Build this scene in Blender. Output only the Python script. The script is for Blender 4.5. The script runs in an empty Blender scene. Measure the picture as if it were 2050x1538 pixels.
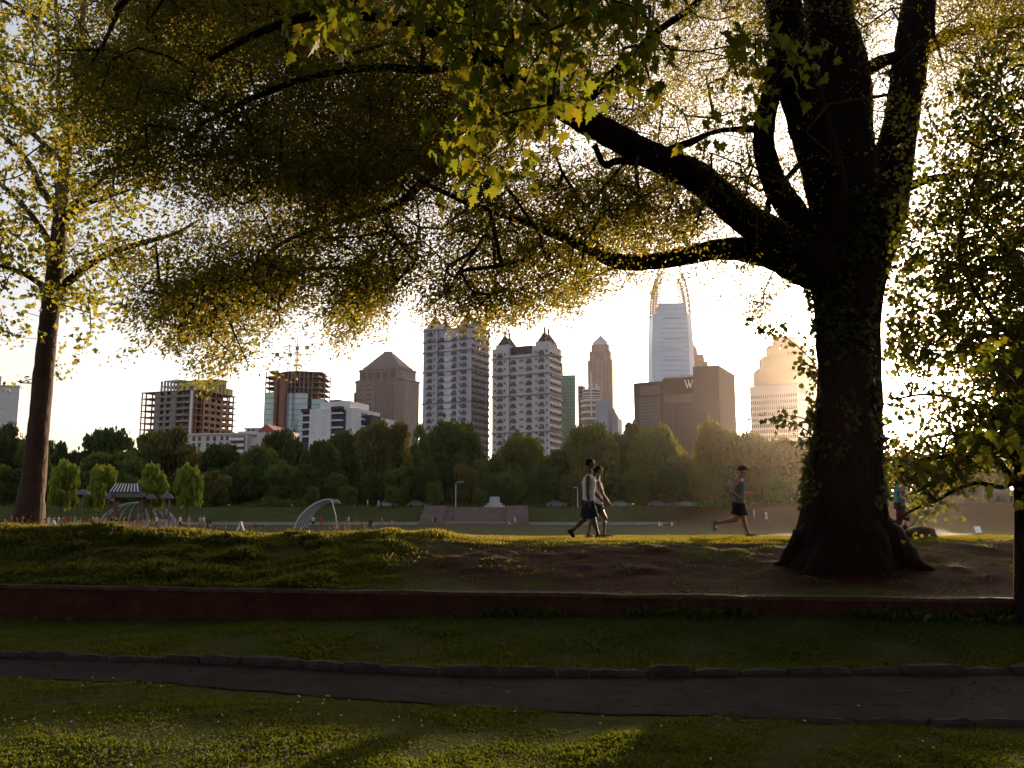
import bpy, bmesh, math, random
import numpy as np
from mathutils import Vector, Matrix, Euler, noise as mnoise
SC = bpy.context.scene
COL = SC.collection
RNG = np.random.default_rng(7)
random.seed(7)
PI = math.pi
R = math.radians
# ---------------------------------------------------------------- camera model (photo 2050 x 1538)
F = 1775.0
PITCH = math.atan(266 / F)
EYE = 1.6
CP, SP = math.cos(PITCH), math.sin(PITCH)

def at(px, py, Y):
    """world point on the sight line of photo pixel (px, py) at distance Y along world +Y"""
    u = (769 - py) / F
    v = (px - 1025) / F
    dy = CP - u * SP
    return Vector((v * Y / dy, Y, EYE + Y * (u * CP + SP) / dy))

def on_z(px, py, z):
    u = (769 - py) / F
    v = (px - 1025) / F
    dy = CP - u * SP
    dz = u * CP + SP
    Y = (z - EYE) * dy / dz
    return Vector((v * Y / dy, Y, z))

def proj(P):
    """numpy: points (n,3) -> px, py, depth"""
    P = np.asarray(P, dtype=float)
    x, y, z = P[..., 0], P[..., 1], P[..., 2] - EYE
    zc = y * CP + z * SP
    yc = -y * SP + z * CP
    zc = np.where(zc < 0.05, 0.05, zc)
    return 1025 + F * x / zc, 769 - F * yc / zc, zc

cam_d = bpy.data.cameras.new("Camera")
cam = bpy.data.objects.new("Camera", cam_d)
COL.objects.link(cam)
cam.location = (0, 0, EYE)
cam.rotation_euler = (PI / 2 + PITCH, 0, 0)
cam_d.sensor_fit = 'HORIZONTAL'
cam_d.sensor_width = 36.0
cam_d.lens = 36.0 * F / 2050
cam_d.clip_start = 0.1
cam_d.clip_end = 6000
SC.camera = cam

# ---------------------------------------------------------------- materials
def mat(name, col, rough=0.8, var=0.25, scale=4.0, spec=0.3, bump=0.0, bscale=None, metal=0.0, detail=5, coords='Object', stretch=(1, 1, 1)):
    m = bpy.data.materials.new(name)
    m.use_nodes = True
    nt = m.node_tree
    b = nt.nodes['Principled BSDF']
    b.inputs['Roughness'].default_value = rough
    b.inputs['Specular IOR Level'].default_value = spec
    b.inputs['Metallic'].default_value = metal
    b.inputs['Base Color'].default_value = (*col, 1)
    if var > 0 or bump > 0:
        tc = nt.nodes.new('ShaderNodeTexCoord')
        mp = nt.nodes.new('ShaderNodeMapping')
        mp.inputs['Scale'].default_value = stretch
        nt.links.new(tc.outputs[coords], mp.inputs['Vector'])
        nz = nt.nodes.new('ShaderNodeTexNoise')
        nz.inputs['Scale'].default_value = scale
        nz.inputs['Detail'].default_value = detail
        nz.inputs['Roughness'].default_value = 0.65
        nt.links.new(mp.outputs[0], nz.inputs['Vector'])
        if var > 0:
            cr = nt.nodes.new('ShaderNodeValToRGB')
            cr.color_ramp.elements[0].position = 0.3
            cr.color_ramp.elements[1].position = 0.7
            cr.color_ramp.elements[0].color = (*[c * (1 - var) for c in col], 1)
            cr.color_ramp.elements[1].color = (*[min(1, c * (1 + var)) for c in col], 1)
            nt.links.new(nz.outputs['Fac'], cr.inputs[0])
            nt.links.new(cr.outputs[0], b.inputs['Base Color'])
        if bump > 0:
            nz2 = nt.nodes.new('ShaderNodeTexNoise')
            nz2.inputs['Scale'].default_value = bscale or scale * 4
            nz2.inputs['Detail'].default_value = 6
            nt.links.new(mp.outputs[0], nz2.inputs['Vector'])
            bp = nt.nodes.new('ShaderNodeBump')
            bp.inputs['Strength'].default_value = bump
            bp.inputs['Distance'].default_value = 0.05
            nt.links.new(nz2.outputs['Fac'], bp.inputs['Height'])
            nt.links.new(bp.outputs[0], b.inputs['Normal'])
    return m

def leaf_mat(name, c1, c2, trans, tw=0.5, rough=0.55):
    """leaf: diffuse two-tone per leaf, light passes through it"""
    m = bpy.data.materials.new(name)
    m.use_nodes = True
    nt = m.node_tree
    nt.nodes.clear()
    out = nt.nodes.new('ShaderNodeOutputMaterial')
    geo = nt.nodes.new('ShaderNodeNewGeometry')
    mix = nt.nodes.new('ShaderNodeMix'); mix.data_type = 'RGBA'
    mix.inputs['A'].default_value = (*c1, 1)
    mix.inputs['B'].default_value = (*c2, 1)
    nt.links.new(geo.outputs['Random Per Island'], mix.inputs['Factor'])
    dif = nt.nodes.new('ShaderNodeBsdfPrincipled')
    dif.inputs['Roughness'].default_value = rough
    dif.inputs['Specular IOR Level'].default_value = 0.12
    nt.links.new(mix.outputs['Result'], dif.inputs['Base Color'])
    tr = nt.nodes.new('ShaderNodeBsdfTranslucent')
    hs = nt.nodes.new('ShaderNodeMix'); hs.data_type = 'RGBA'
    hs.inputs['A'].default_value = (*trans, 1)
    hs.inputs['B'].default_value = (trans[0] * 1.5, trans[1] * 0.95, trans[2] * 0.7, 1)
    nt.links.new(geo.outputs['Random Per Island'], hs.inputs['Factor'])
    nt.links.new(hs.outputs['Result'], tr.inputs['Color'])
    ms = nt.nodes.new('ShaderNodeMixShader')
    ms.inputs[0].default_value = tw
    nt.links.new(dif.outputs[0], ms.inputs[1])
    nt.links.new(tr.outputs[0], ms.inputs[2])
    nt.links.new(ms.outputs[0], out.inputs[0])
    return m

# ---------------------------------------------------------------- mesh helpers
class MB:
    """collects shapes; link() turns them into ONE object"""
    def __init__(s):
        s.v = []; s.f = []
    def add(s, vs, fs):
        n = len(s.v)
        s.v.extend([tuple(p) for p in vs])
        s.f.extend([tuple(i + n for i in f) for f in fs])
        return s
    def box(s, x0, x1, y0, y1, z0, z1):
        vs = [(x0, y0, z0), (x1, y0, z0), (x1, y1, z0), (x0, y1, z0), (x0, y0, z1), (x1, y0, z1), (x1, y1, z1), (x0, y1, z1)]
        return s.add(vs, [(0, 3, 2, 1), (4, 5, 6, 7), (0, 1, 5, 4), (1, 2, 6, 5), (2, 3, 7, 6), (3, 0, 4, 7)])
    def cbox(s, c, d):
        return s.box(c[0] - d[0] / 2, c[0] + d[0] / 2, c[1] - d[1] / 2, c[1] + d[1] / 2, c[2] - d[2] / 2, c[2] + d[2] / 2)
    def prism(s, pts, z0, z1, top=None):
        """pts: ccw outline; top: optional other outline for the upper ring"""
        n = len(pts); top = top or pts
        vs = [(p[0], p[1], z0) for p in pts] + [(p[0], p[1], z1) for p in top]
        fs = [tuple(range(n - 1, -1, -1)), tuple(range(n, 2 * n))] + [(i, (i + 1) % n, n + (i + 1) % n, n + i) for i in range(n)]
        return s.add(vs, fs)
    def cone(s, pts, z0, apex):
        n = len(pts)
        vs = [(p[0], p[1], z0) for p in pts] + [apex]
        return s.add(vs, [tuple(range(n - 1, -1, -1))] + [(i, (i + 1) % n, n) for i in range(n)])
    def tube(s, pts, rad, k=6, caps=True):
        pts = [Vector(p) for p in pts]
        if not hasattr(rad, '__len__'): rad = [rad] * len(pts)
        up = Vector((0, 0, 1))
        rings = []
        for i, p in enumerate(pts):
            d = (pts[min(i + 1, len(pts) - 1)] - pts[max(i - 1, 0)])
            d = d.normalized() if d.length > 1e-9 else Vector((0, 0, 1))
            a = d.cross(up)
            if a.length < 0.05: a = d.cross(Vector((1, 0, 0)))
            a.normalize(); b = a.cross(d).normalized()
            rings.append([p + (a * math.cos(2 * PI * j / k) + b * math.sin(2 * PI * j / k)) * rad[i] for j in range(k)])
        vs = [q for r_ in rings for q in r_]
        fs = []
        for i in range(len(pts) - 1):
            for j in range(k):
                fs.append((i * k + j, i * k + (j + 1) % k, (i + 1) * k + (j + 1) % k, (i + 1) * k + j))
        if caps:
            fs.append(tuple(range(k - 1, -1, -1))); fs.append(tuple((len(pts) - 1) * k + j for j in range(k)))
        return s.add(vs, fs)
    def ball(s, c, r, k=8, m=5):
        if not hasattr(r, '__len__'): r = (r, r, r)
        vs = [(c[0], c[1], c[2] - r[2])]
        for i in range(1, m):
            t = PI * i / m
            for j in range(k):
                vs.append((c[0] + r[0] * math.sin(t) * math.cos(2 * PI * j / k), c[1] + r[1] * math.sin(t) * math.sin(2 * PI * j / k), c[2] - r[2] * math.cos(t)))
        vs.append((c[0], c[1], c[2] + r[2]))
        fs = [(0, 1 + (j + 1) % k, 1 + j) for j in range(k)]
        for i in range(m - 2):
            for j in range(k):
                fs.append((1 + i * k + j, 1 + i * k + (j + 1) % k, 1 + (i + 1) * k + (j + 1) % k, 1 + (i + 1) * k + j))
        l = len(vs) - 1; o = 1 + (m - 2) * k
        fs += [(o + j, o + (j + 1) % k, l) for j in range(k)]
        return s.add(vs, fs)
    def mesh(s, name, m, smooth=False):
        me = bpy.data.meshes.new(name)
        me.from_pydata(s.v, [], s.f)
        me.update()
        if m: me.materials.append(m)
        if smooth: me.polygons.foreach_set('use_smooth', [True] * len(me.polygons))
        return me
    def link(s, name, m, parent=None, smooth=False, loc=None):
        return put(name, s.mesh(name, m, smooth), parent, loc)

def put(name, me, parent=None, loc=None, rz=0):
    o = bpy.data.objects.new(name, me)
    COL.objects.link(o)
    if parent is not None: o.parent = parent
    if loc is not None: o.location = loc
    if rz: o.rotation_euler = (0, 0, rz)
    return o

def mesh_np(name, V, k, m, smooth=False, mats=None, mi=None):
    """V (n*k,3) array, every k vertices are one face"""
    V = np.ascontiguousarray(V, dtype=np.float32).reshape(-1, 3)
    nv = len(V); nf = nv // k
    me = bpy.data.meshes.new(name)
    me.vertices.add(nv); me.vertices.foreach_set('co', V.ravel())
    me.loops.add(nv); me.loops.foreach_set('vertex_index', np.arange(nv, dtype=np.int32))
    me.polygons.add(nf)
    me.polygons.foreach_set('loop_start', np.arange(0, nv, k, dtype=np.int32))
    me.polygons.foreach_set('loop_total', np.full(nf, k, dtype=np.int32))
    if mats:
        for q in mats: me.materials.append(q)
        me.polygons.foreach_set('material_index', mi.astype(np.int32))
    else:
        me.materials.append(m)
    if smooth: me.polygons.foreach_set('use_smooth', np.ones(nf, dtype=bool))
    me.update(calc_edges=True)
    return me

def mesh_grid(name, P, m, smooth=True):
    """P (a,b,3) grid of points"""
    a, b = P.shape[:2]
    idx = np.arange(a * b).reshape(a, b)
    q = np.stack([idx[:-1, :-1], idx[:-1, 1:], idx[1:, 1:], idx[1:, :-1]], -1).reshape(-1, 4)
    me = bpy.data.meshes.new(name)
    me.vertices.add(a * b); me.vertices.foreach_set('co', P.astype(np.float32).ravel())
    me.loops.add(q.size); me.loops.foreach_set('vertex_index', q.astype(np.int32).ravel())
    me.polygons.add(len(q))
    me.polygons.foreach_set('loop_start', np.arange(0, q.size, 4, dtype=np.int32))
    me.polygons.foreach_set('loop_total', np.full(len(q), 4, dtype=np.int32))
    if smooth: me.polygons.foreach_set('use_smooth', np.ones(len(q), dtype=bool))
    me.materials.append(m)
    me.update(calc_edges=True)
    return me

def tag(o, label=None, cat=None, group=None, kind=None):
    if label: o['label'] = label
    if cat: o['category'] = cat
    if group: o['group'] = group
    if kind: o['kind'] = kind
    return o

def empty(name, loc=(0, 0, 0), rz=0, label=None, cat=None, group=None):
    o = bpy.data.objects.new(name, None)
    COL.objects.link(o)
    o.location = loc; o.rotation_euler = (0, 0, rz)
    return tag(o, label, cat, group)

def copy_tree(o, parent=None):
    kids = [c for c in CHILD.get(o.name, [])]
    c = o.copy(); COL.objects.link(c)
    if parent is not None: c.parent = parent
    CHILD[c.name] = []
    for ch in kids:
        CHILD[c.name].append(copy_tree(ch, c))
    return c
CHILD = {}
def index_children(o):
    CHILD[o.name] = list(o.children)
    for c in o.children: index_children(c)

def unit(v):
    return v / np.maximum(np.linalg.norm(v, axis=-1, keepdims=True), 1e-9)

def leaves_mesh(name, P, size, shape, m, droop=0.3, rng=RNG, jitter=0.35, D=None, mats=None):
    """one flat leaf per point. shape: outline (k,2) with x across, y along the leaf (0 stem .. 1 tip)."""
    n = len(P); k = len(shape)
    d = unit(rng.normal(size=(n, 3)) * 1.0 + np.array([0, 0, -droop]) if D is None else D)
    a = unit(np.cross(d, rng.normal(size=(n, 3))))
    s = size * (1 + jitter * rng.uniform(-1, 1, size=(n, 1)))
    sh = np.asarray(shape)
    nrm = np.cross(a, d)
    bend = (np.abs(sh[:, 0]) * 0.35 - 0.15 * sh[:, 1] ** 2)
    V = P[:, None, :] + s[:, None, :] * (a[:, None, :] * sh[None, :, :1] + d[:, None, :] * sh[None, :, 1:2] + nrm[:, None, :] * bend[None, :, None])
    mi = rng.integers(0, len(mats), size=n) if mats else None
    return mesh_np(name, V.reshape(-1, 3), k, m, mats=mats, mi=mi)

def fbm(x, y, s=1.0, seed=0, octv=4):
    """cheap smooth value field from sums of sines"""
    r = np.random.default_rng(seed)
    out = 0; amp = 1.0; f = 1.0 / s
    for _ in range(octv):
        for _ in range(3):
            th = r.uniform(0, 2 * PI); ph = r.uniform(0, 2 * PI)
            kx, ky = math.cos(th) * f * r.uniform(.7, 1.3), math.sin(th) * f * r.uniform(.7, 1.3)
            out = out + amp * np.sin(x * kx + y * ky + ph) * np.sin(x * ky * .8 - y * kx * .9 + ph * 2)
        amp *= .5; f *= 2.1
    return out / 3
def sstep(a, b, x):
    t = np.clip((x - a) / (b - a), 0, 1)
    return t * t * (3 - 2 * t)
# ---------------------------------------------------------------- sky, sun, haze
SUN_AZ = math.atan((1800 - 1025) / F)       # to the right of the view
SUN_EL = R(6.1)
w = bpy.data.worlds.new("World"); SC.world = w
w.use_nodes = True
nt = w.node_tree
bg = nt.nodes['Background']
sky = nt.nodes.new('ShaderNodeTexSky')
sky.sky_type = 'NISHITA'
sky.sun_disc = False
sky.sun_elevation = SUN_EL
sky.sun_rotation = SUN_AZ
sky.altitude = 300
sky.air_density = 1.0
sky.dust_density = 3.0
sky.ozone_density = 1.0
# a thin veil of high cloud whitens the blue
hsv = nt.nodes.new('ShaderNodeHueSaturation')
hsv.inputs['Saturation'].default_value = 0.55
nt.links.new(sky.outputs[0], hsv.inputs['Color'])
tc = nt.nodes.new('ShaderNodeTexCoord')
mp = nt.nodes.new('ShaderNodeMapping'); mp.inputs['Scale'].default_value = (1.2, 1.2, 4.0)
nz = nt.nodes.new('ShaderNodeTexNoise'); nz.inputs['Scale'].default_value = 1.6; nz.inputs['Detail'].default_value = 6
nt.links.new(tc.outputs['Generated'], mp.inputs[0]); nt.links.new(mp.outputs[0], nz.inputs['Vector'])
cr = nt.nodes.new('ShaderNodeValToRGB')
cr.color_ramp.elements[0].position = .35; cr.color_ramp.elements[1].position = .75
cr.color_ramp.elements[0].color = (1.0, 0.93, 0.93, 1); cr.color_ramp.elements[1].color = (1.5, 1.37, 1.36, 1)
nt.links.new(nz.outputs['Fac'], cr.inputs[0])
mul = nt.nodes.new('ShaderNodeMix'); mul.data_type = 'RGBA'; mul.blend_type = 'MULTIPLY'; mul.inputs['Factor'].default_value = 1
nt.links.new(hsv.outputs[0], mul.inputs['A']); nt.links.new(cr.outputs[0], mul.inputs['B'])
nt.links.new(mul.outputs['Result'], bg.inputs['Color'])
bg.inputs['Strength'].default_value = 0.15

sl = bpy.data.lights.new("Sun", 'SUN'); so = bpy.data.objects.new("Sun", sl); COL.objects.link(so)
sl.energy = 5.0; sl.angle = R(0.5); sl.color = (1.0, 0.73, 0.44)
sdir = Vector((math.sin(SUN_AZ) * math.cos(SUN_EL), math.cos(SUN_AZ) * math.cos(SUN_EL), math.sin(SUN_EL)))
so.rotation_euler = sdir.to_track_quat('Z', 'Y').to_euler()
so.location = (0, 0, 60)

SC.view_settings.view_transform = 'Standard'
SC.view_settings.look = 'None'
SC.view_settings.gamma = 1
SC.view_settings.exposure = 1.12
SC.cycles.max_bounces = 6
SC.cycles.diffuse_bounces = 3
SC.cycles.glossy_bounces = 2
SC.cycles.transmission_bounces = 4
SC.cycles.volume_bounces = 0
SC.cycles.transparent_max_bounces = 8
SC.cycles.sample_clamp_indirect = 4
SC.cycles.use_denoising = True

hz = MB().box(-1150, 1150, -70, 1330, -1.4, 215).link('haze', None)
m = bpy.data.materials.new('haze_air'); m.use_nodes = True
n = m.node_tree; n.nodes.clear()
o_ = n.nodes.new('ShaderNodeOutputMaterial'); pv = n.nodes.new('ShaderNodeVolumePrincipled')
pv.inputs['Density'].default_value = 0.00003
pv.inputs['Color'].default_value = (1.0, 0.88, 0.76, 1)
pv.inputs['Anisotropy'].default_value = 0.88
n.links.new(pv.outputs[0], o_.inputs['Volume'])
hz.data.materials.append(m)
tag(hz, kind='stuff')
# ---------------------------------------------------------------- ground
def wall_y(x):
    return 12.35 - 0.165 * x + 0.0032 * x * x
CRX = np.array([-1600, -24, -13, -10.6, -9.4, -7.8, -6.8, -5.6, -4.2, -3.0, -2.2, -1.2, -0.3, 1.5, 4.0, 8.0, 12.0, 24, 1600])
CRZ = np.array([0.9, 1.12, 1.30, 1.35, 1.34, 1.32, 1.27, 1.18, 1.15, 1.19, 1.27, 1.21, 1.13, 1.12, 1.14, 1.18, 1.18, 1.1, 0.9])
def crest_z(x):
    return np.interp(x, CRX, CRZ)
def lawn_z(x, y):
    return (0.02 + 0.036 * (np.clip(x, -8, 9) + 8) * 0.86) * sstep(9.8, 12.2, y) + 0.02 * fbm(x, y, 1.1, 3)
def ground_z(x, y):
    x = np.asarray(x, float); y = np.asarray(y, float)
    wy = wall_y(np.clip(x, -25, 25))
    zl = lawn_z(x, y)
    near = (np.abs(x) < 60)
    t = sstep(0, 1, (y - wy) / np.maximum(17.4 - wy, .5))
    cz = crest_z(x)
    top = 0.56
    tl = np.clip((y - wy) / np.maximum(17.4 - wy, .5), 0, 1)
    zb = top + (cz - top) * (0.45 * tl + 0.55 * t) + (0.07 * fbm(x, y, .9, 5) + .05 * np.abs(fbm(x, y, .35, 6)) + .018 * fbm(x, y, .12, 66)) * sstep(0.05, .35, tl) * (1 - sstep(.8, 1, tl) * .7)
    plate = cz - 0.0 + 0.0 * x
    cz2 = 1.10 + 0 * x
    zp = plate + (cz2 - plate) * sstep(19.3, 21.5, y)
    field = 0.12 - 0.0003 * (y - 30)
    zf = zp + (field - zp) * sstep(23.2, 33, y)
    z = np.where(y < wy + 0.12, zl, np.where(y < 17.4, zb, zf))
    # far bank with terraces up to the tree belt
    up = 3.7 + 0.0 * x
    up = np.where(x > 40, 3.7 + 2.5 * sstep(40, 90, x), up)
    z = np.where(y > 170, z + (up - z) * sstep(174, 196, y), z)
    # bare slope at the right, nearer
    hump = 3.4 * sstep(25, 52, x) * sstep(88, 128, y)
    z = np.where(y > 60, np.maximum(z, 0.1 + hump), z)
    return z
def gz(x, y):
    return float(ground_z(np.array([x]), np.array([y]))[0])
def dirt_mask(x, y):
    """1 = bare red soil"""
    n = fbm(x, y, .8, 11)
    px = x / np.maximum(y, 1) * F + 1025
    a = sstep(700, 1000, px + 130 * n) * (1 - sstep(1900, 2200, px))
    wy = wall_y(x)
    b = sstep(0.1, .6, y - wy) * (1 - sstep(15.9, 17.2, y + .9 * n))
    bank = np.clip(a * b * 1.15, 0, 1) * sstep(-.55, .1, n + .25)
    hill = sstep(20, 40, x) * sstep(80, 110, y) * .9
    return np.clip(bank + hill, 0, 1)

xs = np.concatenate([-np.geomspace(1100, 17, 46)[:-1], np.arange(-17, 17.01, .14), np.geomspace(17, 1100, 46)[1:]])
ys = np.concatenate([np.linspace(-40, 3, 10)[:-1], np.arange(3, 25, .12), np.linspace(25, 34, 16)[1:], np.linspace(36, 200, 62), np.geomspace(206, 1280, 26)])
X, Y = np.meshgrid(xs, ys)
Z = ground_z(X, Y)
# keep the sheet under the bank wall a clean step
GP = np.stack([X, Y, Z], -1)
gm = bpy.data.materials.new('turf_and_soil'); gm.use_nodes = True
n = gm.node_tree; b = n.nodes['Principled BSDF']
b.inputs['Roughness'].default_value = .95; b.inputs['Specular IOR Level'].default_value = .02
at_ = n.nodes.new('ShaderNodeAttribute'); at_.attribute_name = 'soil'
tc = n.nodes.new('ShaderNodeTexCoord')
def nz_(scale, det=6):
    q = n.nodes.new('ShaderNodeTexNoise'); q.inputs['Scale'].default_value = scale; q.inputs['Detail'].default_value = det
    q.inputs['Roughness'].default_value = .7
    n.links.new(tc.outputs['Object'], q.inputs['Vector']); return q
def ramp_(src, c0, c1, p0=.35, p1=.65):
    q = n.nodes.new('ShaderNodeValToRGB'); q.color_ramp.elements[0].position = p0; q.color_ramp.elements[1].position = p1
    q.color_ramp.elements[0].color = (*c0, 1); q.color_ramp.elements[1].color = (*c1, 1)
    n.links.new(src, q.inputs[0]); return q
n1 = nz_(2.2); n2 = nz_(26); n3 = nz_(.35)
g1 = ramp_(n1.outputs['Fac'], (.014, .020, .005), (.044, .052, .014))
g2 = ramp_(n3.outputs['Fac'], (.048, .056, .018), (.105, .102, .044))
gmix = n.nodes.new('ShaderNodeMix'); gmix.data_type = 'RGBA'; gmix.inputs['Factor'].default_value = .45
n.links.new(g1.outputs[0], gmix.inputs['A']); n.links.new(g2.outputs[0], gmix.inputs['B'])
s1 = ramp_(n2.outputs['Fac'], (.016, .006, .004), (.050, .017, .011))
dm = n.nodes.new('ShaderNodeMix'); dm.data_type = 'RGBA'
n.links.new(at_.outputs['Fac'], dm.inputs['Factor']); n.links.new(gmix.outputs['Result'], dm.inputs['A']); n.links.new(s1.outputs[0], dm.inputs['B'])
n.links.new(dm.outputs['Result'], b.inputs['Base Color'])
bp = n.nodes.new('ShaderNodeBump'); bp.inputs['Strength'].default_value = .7; bp.inputs['Distance'].default_value = .04
n.links.new(n2.outputs['Fac'], bp.inputs['Height']); n.links.new(bp.outputs[0], b.inputs['Normal'])
gme = mesh_grid('ground', GP, gm)
dA = gme.attributes.new('soil', 'FLOAT', 'POINT')
dA.data.foreach_set('value', dirt_mask(X, Y).astype(np.float32).ravel())
ground = put('ground', gme); tag(ground, kind='structure')

# ---- asphalt path: far edge and near edge traced on the lawn
far_e = [(-700, 1290), (0, 1320), (400, 1333), (800, 1352), (1200, 1356), (1600, 1356), (2050, 1352), (2800, 1350)]
near_e = [(-700, 1332), (0, 1357), (400, 1377), (800, 1408), (1200, 1432), (1600, 1441), (2050, 1450), (2800, 1462)]
def edge_pts(e):
    P = [on_z(px, py, 0.0) for px, py in e]
    return np.array([p.x for p in P]), np.array([p.y for p in P])
fx, fy = edge_pts(far_e); nx, ny = edge_pts(near_e)
def path_far(x): return np.interp(x, fx, fy)
def path_near(x): return np.interp(x, nx, ny)
pxs = np.arange(-13.5, 13.5, .12)
rows = []
for i, x in enumerate(pxs):
    a, c = float(path_near(x)) + .03 * math.sin(x * 5.1) + .02 * math.sin(x * 13), float(path_far(x)) + .02
    ts = np.linspace(0, 1, 14)
    yy = a + (c - a) * ts
    rows.append(np.stack([np.full(14, x), yy, ground_z(np.full(14, x), yy) + .012], -1))
asph = mat('asphalt_path', (.030, .024, .024), .97, .45, 1.6, bump=.9, bscale=60, spec=.03)
n = asph.node_tree
b = n.nodes['Principled BSDF']
vor = n.nodes.new('ShaderNodeTexVoronoi'); vor.feature = 'DISTANCE_TO_EDGE'; vor.inputs['Scale'].default_value = .7
tc = n.nodes.new('ShaderNodeTexCoord')
nn = n.nodes.new('ShaderNodeTexNoise'); nn.inputs['Scale'].default_value = 3; n.links.new(tc.outputs['Object'], nn.inputs['Vector'])
mx = n.nodes.new('ShaderNodeMix'); mx.data_type = 'RGBA'; mx.inputs['Factor'].default_value = .35
n.links.new(tc.outputs['Object'], mx.inputs['A']); n.links.new(nn.outputs['Color'], mx.inputs['B']); n.links.new(mx.outputs['Result'], vor.inputs['Vector'])
cr = n.nodes.new('ShaderNodeValToRGB'); cr.color_ramp.elements[0].position = 0; cr.color_ramp.elements[1].position = .012
cr.color_ramp.elements[0].color = (.35, .35, .35, 1); cr.color_ramp.elements[1].color = (1, 1, 1, 1)
n.links.new(vor.outputs['Distance'], cr.inputs[0])
ml = n.nodes.new('ShaderNodeMix'); ml.data_type = 'RGBA'; ml.blend_type = 'MULTIPLY'; ml.inputs['Factor'].default_value = 1
src = b.inputs['Base Color'].links[0].from_socket
n.links.new(src, ml.inputs['A']); n.links.new(cr.outputs[0], ml.inputs['B']); n.links.new(ml.outputs['Result'], b.inputs['Base Color'])
path = put('path', mesh_grid('path', np.array(rows), asph)); tag(path, kind='structure')

# ---- stone kerb along the far edge, sunk stones along the near edge at the right
stone = mat('kerb_granite', (.045, .034, .034), .95, .4, 5, bump=.8, bscale=18, spec=.05)
def stone_row(mb, x0, x1, fy_, h, w_, seed):
    r = random.Random(seed); x = x0
    while x < x1:
        L = r.uniform(.32, .72); xe = x + L - r.uniform(.012, .03)
        y0, y1 = float(fy_(x)), float(fy_(xe))
        hh = h * r.uniform(.7, 1.25); dy = r.uniform(-.015, .015)
        ww = w_ * r.uniform(.85, 1.15)
        n_ = 5; vs = []
        for i in range(n_):
            t = i / (n_ - 1); xx = x + (xe - x) * t; yy = y0 + (y1 - y0) * t + dy
            e = .02 if i in (0, n_ - 1) else 0
            vs += [(xx, yy + e * .5, -.06), (xx, yy + e * .4 + .005 * r.uniform(-1, 1), hh - .035 - e), (xx, yy + .03 + e, hh - e * .9 + .01 * r.uniform(-1, 1)), (xx, yy + ww - .03 - e, hh - e * .9 + .01 * r.uniform(-1, 1)), (xx, yy + ww, hh - .03), (xx, yy + ww, -.06)]
        fs = []
        for i in range(n_ - 1):
            for j in range(6):
                fs.append((i * 6 + j, i * 6 + (j + 1) % 6, (i + 1) * 6 + (j + 1) % 6, (i + 1) * 6 + j))
        fs += [tuple(range(5, -1, -1)), tuple((n_ - 1) * 6 + j for j in range(6))]
        mb.add(vs, fs); x += L
kb = MB(); stone_row(kb, -13, 13, path_far, .088, .17, 4)
tag(kb.link('kerb', stone), kind='structure')
kb2 = MB(); stone_row(kb2, 2.2, 9, lambda x: path_near(x) - .13, .045, .12, 9)
tag(kb2.link('kerb', stone), kind='structure')

# ---- low retaining wall
wm = mat('red_brick_wall', (.060, .022, .017), .9, .35, 3.0, bump=1.0, bscale=30, spec=.03)
cm = mat('wall_coping', (.075, .046, .036), .9, .35, 6, bump=1.0, bscale=22, spec=.05)
wr = empty('retaining_wall', (0, 12.3, .28), label='low reddish retaining wall running along the foot of the grassy bank', cat='wall')
body = MB(); cop = MB()
wx = np.arange(-16, 15, .5)
for i in range(len(wx) - 1):
    x0, x1 = wx[i], wx[i + 1]; y0, y1 = float(wall_y(x0)), float(wall_y(x1))
    z1 = .53
    vs = [(x0, y0, -.1), (x1, y1, -.1), (x1, y1 + .25, -.1), (x0, y0 + .25, -.1), (x0, y0, z1), (x1, y1, z1), (x1, y1 + .25, z1), (x0, y0 + .25, z1)]
    o = lambda P: [(p[0], p[1] - 12.3, p[2] - .28) for p in P]
    body.add(o(vs), [(0, 1, 5, 4), (2, 3, 7, 6)] + ([(3, 0, 4, 7)] if i == 0 else []) + ([(1, 2, 6, 5)] if i == len(wx) - 2 else []))
    j0 = .008 * math.sin(x0 * 3.3) + .006 * math.sin(x0 * 7.7); j1 = .008 * math.sin(x1 * 3.3) + .006 * math.sin(x1 * 7.7)
    vs = [(x0, y0 - .02 + j0, z1), (x1, y1 - .02 + j1, z1), (x1, y1 + .3, z1), (x0, y0 + .3, z1), (x0, y0 - .02 + j0, z1 + .05 + j0), (x1, y1 - .02 + j1, z1 + .05 + j1), (x1, y1 + .3, z1 + .05), (x0, y0 + .3, z1 + .05)]
    cop.add(o(vs), [(4, 5, 6, 7), (0, 1, 5, 4), (2, 3, 7, 6), (0, 3, 2, 1)])
body.link('wall_face', wm, wr); cop.link('coping', cm, wr)
# ---------------------------------------------------------------- far trees
LEAF_Q = [(-.5, .0), (.5, .05), (.45, .9), (-.4, 1.0)]
bark_far = mat('far_bark', (.055, .040, .032), .9, .3, 2)
fl_dark = leaf_mat('foliage_dark', (.020, .042, .010), (.040, .072, .018), (.10, .15, .02), .35)
fl_mid = leaf_mat('foliage_mid', (.034, .066, .013), (.062, .102, .022), (.17, .24, .03), .4)
fl_olive = leaf_mat('foliage_olive', (.045, .060, .018), (.080, .088, .028), (.20, .20, .03), .4)
fl_lime = leaf_mat('foliage_lime', (.11, .17, .022), (.16, .22, .035), (.32, .40, .04), .5)

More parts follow.
